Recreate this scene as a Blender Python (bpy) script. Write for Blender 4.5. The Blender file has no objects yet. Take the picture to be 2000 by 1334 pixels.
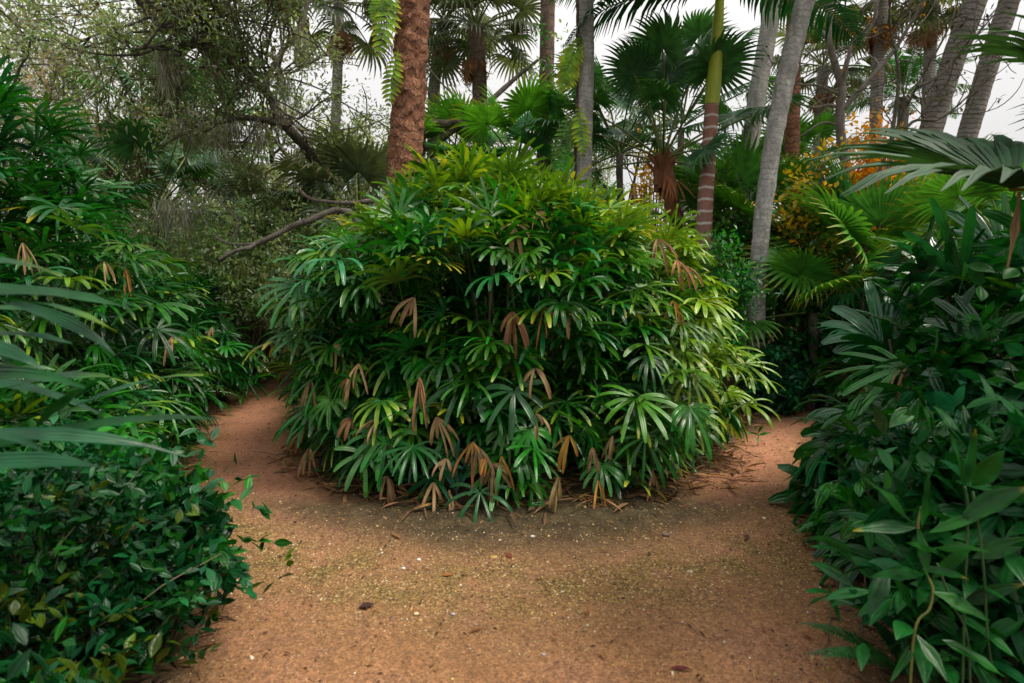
import bpy, math, random
import numpy as np
from mathutils import Vector, Matrix, noise

random.seed(11)
rng = np.random.default_rng(11)
scene = bpy.context.scene
C = scene.collection
rad = math.radians

# ------------------------------------------------------------------ camera
FPX = 1111.0
PITCH = rad(5.5)
CAMZ = 1.6
cam = bpy.data.cameras.new("camera")
cam.sensor_width = 36.0
cam.lens = 20.0
cam.clip_start = 0.05
cam.clip_end = 600
camo = bpy.data.objects.new("camera", cam)
C.objects.link(camo)
camo.location = (0, 0, CAMZ)
camo.rotation_euler = (rad(90) - PITCH, 0, 0)
scene.camera = camo
cam.dof.use_dof = True
cam.dof.focus_distance = 5.6
cam.dof.aperture_fstop = 2.4

# ------------------------------------------------------------------ sky, sun, exposure
SUN_EL, SUN_AZ = rad(58), rad(105)          # azimuth clockwise from +Y
w = bpy.data.worlds.new("World")
scene.world = w
w.use_nodes = True
nt = w.node_tree
bg = nt.nodes["Background"]
sky = nt.nodes.new("ShaderNodeTexSky")
sky.sky_type = 'NISHITA'
sky.sun_disc = False
sky.sun_elevation = SUN_EL
sky.sun_rotation = SUN_AZ
sky.air_density = 1.0
sky.dust_density = 1.0
sky.ozone_density = 0.5
hs = nt.nodes.new("ShaderNodeHueSaturation")
hs.inputs['Saturation'].default_value = 0.10
nt.links.new(sky.outputs[0], hs.inputs['Color'])
cloud = nt.nodes.new("ShaderNodeMix")          # an even overcast layer over the clear sky
cloud.data_type = 'RGBA'
cloud.inputs[0].default_value = 0.85
cloud.inputs[7].default_value = (5.6, 5.5, 5.45, 1)
nt.links.new(hs.outputs[0], cloud.inputs[6])
geo = nt.nodes.new("ShaderNodeTexCoord")          # overcast skies are brighter overhead than at the horizon: (1 + 2 sin elevation) / 3
sep = nt.nodes.new("ShaderNodeSeparateXYZ")
nt.links.new(geo.outputs['Generated'], sep.inputs[0])
grad = nt.nodes.new("ShaderNodeMapRange")
for i_, v_ in enumerate((0.0, 1.0, 0.42, 1.26)): grad.inputs[i_ + 1].default_value = v_
nt.links.new(sep.outputs[2], grad.inputs[0])
over = nt.nodes.new("ShaderNodeMix"); over.data_type = 'RGBA'; over.blend_type = 'MULTIPLY'; over.inputs[0].default_value = 1.0
nt.links.new(cloud.outputs[2], over.inputs[6]); nt.links.new(grad.outputs[0], over.inputs[7])
nt.links.new(over.outputs[2], bg.inputs[0])
bg.inputs[1].default_value = 0.13
sd = bpy.data.lights.new("sun", 'SUN')
sd.energy = 2.6
sd.angle = rad(24)
sd.color = (1.0, 0.93, 0.80)
so = bpy.data.objects.new("sun", sd)
C.objects.link(so)
sdir = Vector((math.sin(SUN_AZ) * math.cos(SUN_EL), math.cos(SUN_AZ) * math.cos(SUN_EL), math.sin(SUN_EL)))
so.rotation_euler = sdir.to_track_quat('Z', 'Y').to_euler()
so.location = (10, 20, 30)
vs = scene.view_settings
vs.view_transform = 'Standard'
vs.look = 'None'
vs.gamma = 1
vs.exposure = 1.0
vs.use_curve_mapping = False
scene.cycles.max_bounces = 6
scene.cycles.diffuse_bounces = 3
scene.cycles.glossy_bounces = 2
scene.cycles.transmission_bounces = 3

# ------------------------------------------------------------------ placement helpers
_cp, _sp = math.cos(PITCH), math.sin(PITCH)
def ray(px, py):
    xx, yy = (px - 1000) / FPX, (667 - py) / FPX
    return np.array([xx, _cp + yy * _sp, -_sp + yy * _cp])
def P(px, py, d):
    r = ray(px, py)
    return np.array([0, 0, CAMZ]) + r * (d / r[1])
def G(px, py):
    r = ray(px, py)
    return np.array([0, 0, CAMZ]) + r * (-CAMZ / r[2])

# ------------------------------------------------------------------ mesh buffer
def nrm(a):
    return a / np.maximum(np.linalg.norm(a, axis=-1, keepdims=True), 1e-9)
GRAV = np.array([0.0, 0.0, -1.0])

class MB:
    def __init__(s):
        s.V, s.Q, s.T, s.U, s.n = [], [], [], [], 0
    def add(s, V, Q, T=None, U=None):
        V = np.asarray(V, float).reshape(-1, 3)
        Q = np.asarray(Q, int).reshape(-1, 4)
        if T is None: T = np.tile(np.array([1., 1, 1]), (len(V), 1))
        T = np.broadcast_to(np.asarray(T, float), (len(V), 3))
        if U is None: U = np.zeros((len(V), 2))
        s.V.append(V); s.Q.append(Q + s.n); s.T.append(T); s.U.append(U); s.n += len(V)
    def mesh(s, name, loc=(0, 0, 0)):
        V = np.concatenate(s.V) - np.asarray(loc, float)
        Q = np.concatenate(s.Q); T = np.concatenate(s.T); U = np.concatenate(s.U)
        me = bpy.data.meshes.new(name)
        me.vertices.add(len(V)); me.vertices.foreach_set('co', V.astype(np.float32).ravel())
        me.loops.add(len(Q) * 4); me.loops.foreach_set('vertex_index', Q.astype(np.int32).ravel())
        me.polygons.add(len(Q)); me.polygons.foreach_set('loop_start', np.arange(0, len(Q) * 4, 4, dtype=np.int32))
        me.polygons.foreach_set('use_smooth', np.ones(len(Q), bool))
        me.update(calc_edges=True)
        a = me.attributes.new('tint', 'FLOAT_COLOR', 'POINT')
        a.data.foreach_set('color', np.concatenate([T, np.ones((len(T), 1))], 1).astype(np.float32).ravel())
        a = me.attributes.new('luv', 'FLOAT_VECTOR', 'POINT')
        a.data.foreach_set('vector', np.concatenate([U, np.zeros((len(U), 1))], 1).astype(np.float32).ravel())
        return me

def link(name, me, mat, parent=None, loc=(0, 0, 0)):
    o = bpy.data.objects.new(name, me)
    C.objects.link(o)
    if mat is not None and not me.materials:
        me.materials.append(mat)
    if parent is not None:
        o.parent = parent
    else:
        o.location = loc
    return o
def thing(name, label, cat, loc, group=None):
    o = bpy.data.objects.new(name, None)
    o.empty_display_size = 0.2
    C.objects.link(o)
    o.location = loc
    tag(o, label, cat, group)
    return o
def tag(o, label, cat, group=None):
    o['label'] = label; o['category'] = cat
    if group: o['group'] = group
def part(name, mb, mat, parent):
    return link(name, mb.mesh(name, parent.location), mat, parent)

# ------------------------------------------------------------------ blade / leaf generator (vectorised)
PROF = {
    'rhapis': [0.35, 0.75, 0.95, 1.0, 1.0, 0.92, 0.45],
    'fan':    [0.06, 0.40, 0.80, 1.0, 0.80, 0.45, 0.06],
    'strap':  [0.35, 0.75, 0.95, 1.0, 0.85, 0.5, 0.05],
    'ovate':  [0.10, 0.62, 0.95, 1.0, 0.78, 0.42, 0.04],
    'lance':  [0.12, 0.62, 1.0, 0.92, 0.5, 0.04],
    'oak':    [0.2, 1.0, 0.15],
    'stem':   [1.0, 0.9, 0.8, 0.7],
    'leaflet': [0.4, 1.0, 0.75, 0.08],
    'moss':   [0.7, 1.0, 0.8, 0.5, 0.15],
}
def bc(x, n):
    x = np.asarray(x, float)
    return np.full(n, float(x)) if x.ndim == 0 else x
def blades(mb, base, d, up, L, W, droop=1.0, prof='strap', fold=0.25, c0=(0.03, 0.1, 0.02), c1=None, tip=0.7, dpow=1.0, twist=0.0, wave=0.0, sink=None):
    n = len(base)
    if n == 0: return
    pr = PROF[prof]; K = len(pr) - 1
    L, W, droop = bc(L, n), bc(W, n), bc(droop, n)
    d = nrm(np.asarray(d, float)); up = np.asarray(up, float)
    side = nrm(np.cross(d, up))
    bad = np.linalg.norm(np.cross(d, up), axis=1) < 1e-3
    side[bad] = np.array([1., 0, 0])
    tw = rng.normal(0, twist, n)[:, None]
    nn = np.cross(side, d)
    side = side * np.cos(tw) + nn * np.sin(tw)
    c0 = np.broadcast_to(np.asarray(c0, float), (n, 3))
    c1 = c0 if c1 is None else np.broadcast_to(np.asarray(c1, float), (n, 3))
    tipv = bc(tip, n)
    p = np.array(base, float)
    VV = np.zeros((n, K + 1, 3, 3)); TT = np.zeros((n, K + 1, 3, 3)); UU = np.zeros((n, K + 1, 3, 2))
    ph = rng.uniform(0, 6.28, n)
    for k in range(K + 1):
        side = nrm(side - d * (side * d).sum(1, keepdims=True))
        nn = np.cross(side, d)
        hw = (W * pr[k] / 2)[:, None]
        f = fold * hw
        wv = (wave * np.sin(ph + k * 1.9) * W)[:, None]
        VV[:, k, 0] = p - side * hw + nn * (f + wv)
        VV[:, k, 1] = p
        VV[:, k, 2] = p + side * hw + nn * (f - wv)
        t = k / K
        m = np.clip((t - tipv) / np.maximum(1 - tipv, 0.05), 0, 1)[:, None]
        TT[:, k] = (c0 * (1 - m) + c1 * m)[:, None, :]
        UU[:, k, 0] = (-1, t); UU[:, k, 1] = (0, t); UU[:, k, 2] = (1, t)
        if k < K:
            p = p + d * (L / K)[:, None]
            d = nrm(d + GRAV * (droop * ((k + 1) / K) ** dpow / K * (dpow + 1))[:, None])
    q = []
    for k in range(K):
        for j in range(2):
            a = k * 3 + j
            q.append((a, a + 1, a + 4, a + 3))
    q = np.array(q)
    st = (K + 1) * 3
    Q = (q[None] + (np.arange(n) * st)[:, None, None]).reshape(-1, 4)
    mb.add(VV, Q, TT.reshape(-1, 3), UU.reshape(-1, 2))

def tube(mb, pts, radii, sides=8, col=(1, 1, 1), bump=0.0, bscale=6.0, cap=True):
    pts = np.asarray(pts, float); n = len(pts)
    radii = bc(radii, n)
    t = np.gradient(pts, axis=0); t = nrm(t)
    ref = np.array([0.0, 1.0, 0.0]) if abs(t[0][2]) > 0.8 else np.array([0., 0, 1])
    a = nrm(np.cross(t, ref)); b = np.cross(t, a)
    th = np.linspace(0, 2 * math.pi, sides, endpoint=False)
    ring = a[:, None] * np.cos(th)[None, :, None] + b[:, None] * np.sin(th)[None, :, None]
    R = np.repeat(radii[:, None], sides, 1)
    if bump:
        for i in range(n):
            for j in range(sides):
                q = Vector(pts[i] + ring[i, j] * radii[i])
                R[i, j] += bump * (noise.noise(q * bscale) + 0.6 * noise.noise(q * bscale * 2.7) + 0.3 * noise.noise(q * bscale * 6))
    V = pts[:, None] + ring * R[..., None]
    i = np.arange(n - 1)[:, None]; j = np.arange(sides)[None]
    j2 = (j + 1) % sides
    Q = np.stack([i * sides + j, i * sides + j2, (i + 1) * sides + j2, (i + 1) * sides + j], -1).reshape(-1, 4)
    L = np.concatenate([[0], np.cumsum(np.linalg.norm(np.diff(pts, axis=0), axis=1))])
    U = np.stack([np.broadcast_to(np.cos(th)[None], (n, sides)), np.broadcast_to(L[:, None], (n, sides))], -1).reshape(-1, 2)
    mb.add(V, Q, col if np.ndim(col) == 1 else np.asarray(col), U)
    if cap and sides % 2 == 0:
        e = (n - 1) * sides
        qs = [(e + k, e + k + 1, e + sides - 2 - k, e + sides - 1 - k) for k in range(sides // 2 - 1)]
        mb.Q.append(np.array(qs) + mb.n - n * sides)

def spline(pts, m=8):
    pts = np.asarray(pts, float)
    if len(pts) == 2:
        return pts[0] + (pts[1] - pts[0]) * np.linspace(0, 1, m + 1)[:, None]
    P0 = np.vstack([2 * pts[0] - pts[1], pts, 2 * pts[-1] - pts[-2]])
    out = []
    for i in range(1, len(P0) - 2):
        for t in np.linspace(0, 1, m, endpoint=False):
            a, b, c, d = P0[i - 1], P0[i], P0[i + 1], P0[i + 2]
            out.append(0.5 * ((2 * b) + (-a + c) * t + (2 * a - 5 * b + 4 * c - d) * t * t + (-a + 3 * b - 3 * c + d) * t ** 3))
    out.append(pts[-1])
    return np.array(out)

# ------------------------------------------------------------------ materials
def newmat(name):
    m = bpy.data.materials.new(name); m.use_nodes = True
    t = m.node_tree; t.nodes.clear()
    return m, t, t.nodes.new
def lk(t, a, b): t.links.new(a, b)
def leaf_mat(name, rough=0.38, trans=0.28, veins=7.0, bump=0.25, vary=0.35, spec=0.5):
    m, t, N = newmat(name)
    out = N('ShaderNodeOutputMaterial')
    at = N('ShaderNodeAttribute'); at.attribute_name = 'tint'
    lu = N('ShaderNodeAttribute'); lu.attribute_name = 'luv'
    tc = N('ShaderNodeNewGeometry')
    nz = N('ShaderNodeTexNoise'); nz.inputs['Scale'].default_value = 9; nz.inputs['Detail'].default_value = 3
    lk(t, tc.outputs['Position'], nz.inputs['Vector'])
    mr = N('ShaderNodeMapRange'); mr.inputs[1].default_value = 0.3; mr.inputs[2].default_value = 0.7
    mr.inputs[3].default_value = 1 - vary; mr.inputs[4].default_value = 1 + vary
    lk(t, nz.outputs[0], mr.inputs[0])
    mu = N('ShaderNodeMix'); mu.data_type = 'RGBA'; mu.blend_type = 'MULTIPLY'; mu.inputs[0].default_value = 1
    lk(t, at.outputs['Color'], mu.inputs[6]); lk(t, mr.outputs[0], mu.inputs[7])
    sx = N('ShaderNodeSeparateXYZ'); lk(t, lu.outputs['Vector'], sx.inputs[0])
    m1 = N('ShaderNodeMath'); m1.operation = 'MULTIPLY'; m1.inputs[1].default_value = veins; lk(t, sx.outputs[0], m1.inputs[0])
    m2 = N('ShaderNodeMath'); m2.operation = 'SINE'; lk(t, m1.outputs[0], m2.inputs[0])
    bp = N('ShaderNodeBump'); bp.inputs['Strength'].default_value = bump; bp.inputs['Distance'].default_value = 0.004
    lk(t, m2.outputs[0], bp.inputs['Height'])
    pb = N('ShaderNodeBsdfPrincipled')
    lk(t, mu.outputs[2], pb.inputs['Base Color']); lk(t, bp.outputs[0], pb.inputs['Normal'])
    rr = N('ShaderNodeMapRange'); rr.inputs[1].default_value = 0.3; rr.inputs[2].default_value = 0.7
    rr.inputs[3].default_value = rough - 0.08; rr.inputs[4].default_value = rough + 0.12
    lk(t, nz.outputs[0], rr.inputs[0]); lk(t, rr.outputs[0], pb.inputs['Roughness'])
    pb.inputs['Specular IOR Level'].default_value = spec
    tr = N('ShaderNodeBsdfTranslucent')
    tm = N('ShaderNodeMix'); tm.data_type = 'RGBA'; tm.blend_type = 'MULTIPLY'; tm.inputs[0].default_value = 1
    tm.inputs[7].default_value = (1.7, 1.5, 0.6, 1)
    lk(t, mu.outputs[2], tm.inputs[6]); lk(t, tm.outputs[2], tr.inputs[0])
    mx = N('ShaderNodeMixShader'); mx.inputs[0].default_value = trans
    lk(t, pb.outputs[0], mx.inputs[1]); lk(t, tr.outputs[0], mx.inputs[2]); lk(t, mx.outputs[0], out.inputs[0])
    return m
def bark_mat(name, a, b, c, zs=1.0, scale=14.0, ring=0.0, ringcol=(0.4, 0.38, 0.35), bump=0.6, rough=0.85, lich=None, ringw=0.86, ringn=2.6):
    """a,b: base mix; c: dark cracks; ring: bands per metre along the stem; lich: colour of pale patches"""
    m, t, N = newmat(name)
    out = N('ShaderNodeOutputMaterial'); pb = N('ShaderNodeBsdfPrincipled'); pb.inputs['Roughness'].default_value = rough
    pb.inputs['Specular IOR Level'].default_value = 0.25
    tc = N('ShaderNodeTexCoord'); mp = N('ShaderNodeMapping'); mp.inputs['Scale'].default_value = (1, 1, zs)
    lk(t, tc.outputs['Object'], mp.inputs[0])
    n1 = N('ShaderNodeTexNoise'); n1.inputs['Scale'].default_value = scale * 0.35; n1.inputs['Detail'].default_value = 5
    n2 = N('ShaderNodeTexNoise'); n2.inputs['Scale'].default_value = scale * 2; n2.inputs['Detail'].default_value = 6; n2.inputs['Roughness'].default_value = 0.7
    vo = N('ShaderNodeTexVoronoi'); vo.feature = 'DISTANCE_TO_EDGE'; vo.inputs['Scale'].default_value = scale
    wr = N('ShaderNodeMix'); wr.data_type = 'VECTOR'; wr.inputs[0].default_value = 0.16
    for n in (n1, n2): lk(t, mp.outputs[0], n.inputs['Vector'])
    lk(t, mp.outputs[0], wr.inputs[4]); lk(t, n2.outputs[1], wr.inputs[5]); lk(t, wr.outputs[1], vo.inputs['Vector'])
    r1 = N('ShaderNodeValToRGB'); r1.color_ramp.elements[0].position = 0.35; r1.color_ramp.elements[1].position = 0.65
    r1.color_ramp.elements[0].color = (*a, 1); r1.color_ramp.elements[1].color = (*b, 1); lk(t, n1.outputs[0], r1.inputs[0])
    col = r1.outputs[0]
    if lich is not None:
        n3 = N('ShaderNodeTexNoise'); n3.inputs['Scale'].default_value = scale * 0.6; n3.inputs['Detail'].default_value = 6; n3.inputs['Roughness'].default_value = 0.75
        lk(t, tc.outputs['Object'], n3.inputs['Vector'])
        rl = N('ShaderNodeMapRange'); rl.inputs[1].default_value = 0.58; rl.inputs[2].default_value = 0.70; lk(t, n3.outputs[0], rl.inputs[0])
        ml = N('ShaderNodeMix'); ml.data_type = 'RGBA'; lk(t, rl.outputs[0], ml.inputs[0]); lk(t, col, ml.inputs[6]); ml.inputs[7].default_value = (*lich, 1)
        col = ml.outputs[2]
    hgt = None
    if ring:
        lu = N('ShaderNodeAttribute'); lu.attribute_name = 'luv'; sx = N('ShaderNodeSeparateXYZ'); lk(t, lu.outputs['Vector'], sx.inputs[0])
        ma = N('ShaderNodeMath'); ma.operation = 'MULTIPLY_ADD'; ma.inputs[1].default_value = ring; lk(t, sx.outputs[1], ma.inputs[0])
        mz = N('ShaderNodeMath'); mz.operation = 'MULTIPLY'; mz.inputs[1].default_value = ringn; lk(t, n1.outputs[0], mz.inputs[0]); lk(t, mz.outputs[0], ma.inputs[2])
        fr = N('ShaderNodeMath'); fr.operation = 'FRACT'; lk(t, ma.outputs[0], fr.inputs[0])
        ra = N('ShaderNodeMapRange'); ra.inputs[1].default_value = ringw - 0.04; ra.inputs[2].default_value = ringw + 0.04; lk(t, fr.outputs[0], ra.inputs[0])
        mm = N('ShaderNodeMix'); mm.data_type = 'RGBA'; lk(t, ra.outputs[0], mm.inputs[0]); lk(t, col, mm.inputs[6]); mm.inputs[7].default_value = (*ringcol, 1)
        col = mm.outputs[2]; hgt = ra.outputs[0]
    rc = N('ShaderNodeMapRange'); rc.inputs[1].default_value = 0.0; rc.inputs[2].default_value = 0.12; rc.inputs[3].default_value = 0.75; rc.inputs[4].default_value = 0
    lk(t, vo.outputs['Distance'], rc.inputs[0])
    n5 = N('ShaderNodeMapRange'); n5.inputs[1].default_value = 0.35; n5.inputs[2].default_value = 0.65; lk(t, n2.outputs[0], n5.inputs[0])
    m3 = N('ShaderNodeMath'); m3.operation = 'MULTIPLY'; lk(t, rc.outputs[0], m3.inputs[0]); lk(t, n5.outputs[0], m3.inputs[1])
    mc = N('ShaderNodeMix'); mc.data_type = 'RGBA'; lk(t, m3.outputs[0], mc.inputs[0]); lk(t, col, mc.inputs[6]); mc.inputs[7].default_value = (*c, 1)
    lk(t, mc.outputs[2], pb.inputs['Base Color'])
    ad = N('ShaderNodeMath'); ad.operation = 'SUBTRACT'; lk(t, n2.outputs[0], ad.inputs[0]); lk(t, m3.outputs[0], ad.inputs[1])
    h = ad.outputs[0]
    if hgt is not None:
        a2 = N('ShaderNodeMath'); a2.operation = 'SUBTRACT'; lk(t, h, a2.inputs[0]); lk(t, hgt, a2.inputs[1]); h = a2.outputs[0]
    bp = N('ShaderNodeBump'); bp.inputs['Strength'].default_value = bump; bp.inputs['Distance'].default_value = 0.02
    lk(t, h, bp.inputs['Height']); lk(t, bp.outputs[0], pb.inputs['Normal']); lk(t, pb.outputs[0], out.inputs[0])
    return m

M_RHAPIS = leaf_mat('lady_palm_leaf', rough=0.24, trans=0.26, veins=9, bump=0.30, spec=0.48)
M_LEAF = leaf_mat('broad_leaf', rough=0.36, trans=0.22, veins=7, bump=0.2, vary=0.6, spec=0.27)
M_STRAP = leaf_mat('strap_leaf', rough=0.34, trans=0.2, veins=14, bump=0.3, vary=0.45, spec=0.3)
M_FAN = leaf_mat('fan_leaf', rough=0.40, trans=0.25, veins=3, bump=0.2)
M_SMALL = leaf_mat('small_leaf', rough=0.36, trans=0.40, veins=2, bump=0.1, spec=0.6)
M_DRY = leaf_mat('dry_leaf', rough=0.7, trans=0.25, veins=9, bump=0.4, spec=0.2)
M_MOSS = leaf_mat('moss', rough=0.9, trans=0.2, veins=4, bump=0.2, spec=0.1)
M_STEM = leaf_mat('stem', rough=0.6, trans=0.0, veins=2, bump=0.1, spec=0.3)
M_BARK_RED = bark_mat('red_brown_bark', (0.28, 0.115, 0.062), (0.46, 0.215, 0.12), (0.05, 0.02, 0.012), zs=0.45, scale=26, bump=1.0, ring=8, ringcol=(0.16, 0.07, 0.04), ringn=2.4, ringw=0.8, lich=(0.56, 0.42, 0.37))
M_BARK_GREY = bark_mat('grey_palm_bark', (0.46, 0.44, 0.41), (0.80, 0.77, 0.73), (0.20, 0.185, 0.165), zs=0.35, scale=46, ring=14, ringcol=(0.42, 0.39, 0.36), bump=1.0, lich=(0.78, 0.75, 0.71))
M_BARK_GREY2 = bark_mat('weathered_palm_bark', (0.30, 0.265, 0.235), (0.46, 0.42, 0.38), (0.09, 0.075, 0.065), zs=0.5, scale=34, ring=15, ringcol=(0.19, 0.16, 0.138), bump=1.0, ringw=0.75, ringn=1.3)
M_BARK_BROWN = bark_mat('brown_palm_bark', (0.13, 0.085, 0.06), (0.22, 0.15, 0.11), (0.04, 0.028, 0.02), zs=0.4, scale=24, bump=0.9, ring=6, ringcol=(0.09, 0.06, 0.045))
M_BARK_OAK = bark_mat('oak_bark', (0.10, 0.08, 0.06), (0.19, 0.165, 0.13), (0.03, 0.024, 0.018), zs=0.5, scale=26, bump=0.9, lich=(0.22, 0.23, 0.17))
M_BARK_BARE = bark_mat('pale_branch_bark', (0.21, 0.18, 0.155), (0.33, 0.29, 0.255), (0.09, 0.07, 0.06), zs=0.6, scale=24, bump=0.6)
M_RINGED = bark_mat('ringed_trunk', (0.30, 0.13, 0.095), (0.20, 0.12, 0.095), (0.10, 0.05, 0.04), zs=0.3, scale=26, ring=6.2, ringcol=(0.50, 0.44, 0.40), bump=0.3, ringw=0.80, ringn=0.4, lich=(0.22, 0.17, 0.14))
M_SHAFT = bark_mat('crownshaft', (0.24, 0.30, 0.02), (0.36, 0.38, 0.04), (0.10, 0.14, 0.02), zs=0.08, scale=24, bump=0.15, rough=0.45)
M_BOOT = bark_mat('orange_leaf_base', (0.22, 0.085, 0.042), (0.36, 0.16, 0.085), (0.09, 0.03, 0.015), zs=0.35, scale=30, bump=0.8)
M_BOOT2 = bark_mat('brown_leaf_base', (0.20, 0.09, 0.05), (0.30, 0.15, 0.09), (0.06, 0.03, 0.02), zs=0.5, scale=24, bump=0.8)

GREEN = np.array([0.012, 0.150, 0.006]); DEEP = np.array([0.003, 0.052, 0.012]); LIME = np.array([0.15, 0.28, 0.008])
BLUEG = np.array([0.008, 0.115, 0.040]); YEL = np.array([0.40, 0.33, 0.03]); TAN = np.array([0.40, 0.215, 0.105]); OAKG = np.array([0.16, 0.25, 0.11])
def mixc(a, b, t):
    t = np.asarray(t)[:, None]
    return a * (1 - t) + b * t

# ------------------------------------------------------------------ ground and path
PATHS = [
    ([(0.05, -8), (0.05, 0.5), (0.1, 2.2), (0.12, 2.9)], [1.4, 1.4, 1.30, 0.95]),
    ([(0.1, 1.5), (-0.9, 3.1), (-1.75, 4.2), (-2.45, 5.2), (-3.3, 7.2), (-4.5, 11), (-5.6, 14), (-8, 18)], [1.0, 0.75, 0.52, 0.47, 0.45, 0.34, 0.4, 0.4]),
    ([(0.1, 1.5), (1.0, 2.9), (1.65, 4.0), (2.35, 5.2), (3.05, 6.2), (4.6, 7.2), (8, 8.2), (14, 9)], [1.0, 0.72, 0.52, 0.45, 0.36, 0.4, 0.4, 0.4]),
]
def path_field(X, Y):
    best = np.full(X.shape, 9.0)
    for pts, ws in PATHS:
        sp = spline([(a, b, c) for (a, b), c in zip(pts, ws)], 10)
        for i in range(len(sp) - 1):
            a, b = sp[i], sp[i + 1]
            vx, vy = b[0] - a[0], b[1] - a[1]
            t = np.clip(((X - a[0]) * vx + (Y - a[1]) * vy) / (vx * vx + vy * vy), 0, 1)
            dd = np.hypot(X - a[0] - vx * t, Y - a[1] - vy * t) - (a[2] + (b[2] - a[2]) * t)
            best = np.minimum(best, dd)
    return best
def axis_vals(lo, a, b, hi, step):
    out = list(np.arange(a, b, step))
    s, x = step, b
    while x < hi: out.append(x); s *= 1.18; x += s
    s, x = step, a
    pre = []
    while x > lo: s *= 1.18; x -= s; pre.append(x)
    return np.array(pre[::-1] + out + [hi])
gx, gy = axis_vals(-160, -5.5, 5.5, 160, 0.055), axis_vals(-60, 1.0, 11.0, 260, 0.055)
GX, GY = np.meshgrid(gx, gy)
wob = np.array([[noise.noise(Vector((x * 1.7, y * 1.7, 3))) * 0.13 + noise.noise(Vector((x * 6, y * 6, 8))) * 0.05 if abs(x) < 9 and y < 20 else 0.0 for x in gx] for y in gy])
SD = path_field(GX, GY) + wob
MASK = 1 / (1 + np.exp(SD / 0.07))
RR = np.hypot(GX * 0.96, GY - 6.0) + wob * 0.8
FRONT = np.clip((5.2 - GY) / 0.8, 0, 1)
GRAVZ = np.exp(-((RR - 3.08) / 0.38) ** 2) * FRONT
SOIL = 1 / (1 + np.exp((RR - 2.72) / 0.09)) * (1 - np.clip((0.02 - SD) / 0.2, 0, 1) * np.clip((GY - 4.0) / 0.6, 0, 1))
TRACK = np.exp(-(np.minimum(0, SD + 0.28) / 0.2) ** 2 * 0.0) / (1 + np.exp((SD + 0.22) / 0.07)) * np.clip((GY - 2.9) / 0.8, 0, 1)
GZ = np.array([[noise.noise(Vector((x * 0.9, y * 0.9, 0))) * 0.022 + noise.noise(Vector((x * 4, y * 4, 5))) * 0.007 for x in gx] for y in gy])
GZ = GZ + 0.05 * (1 - MASK) * np.clip(SD / 0.5, 0, 1)
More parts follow.
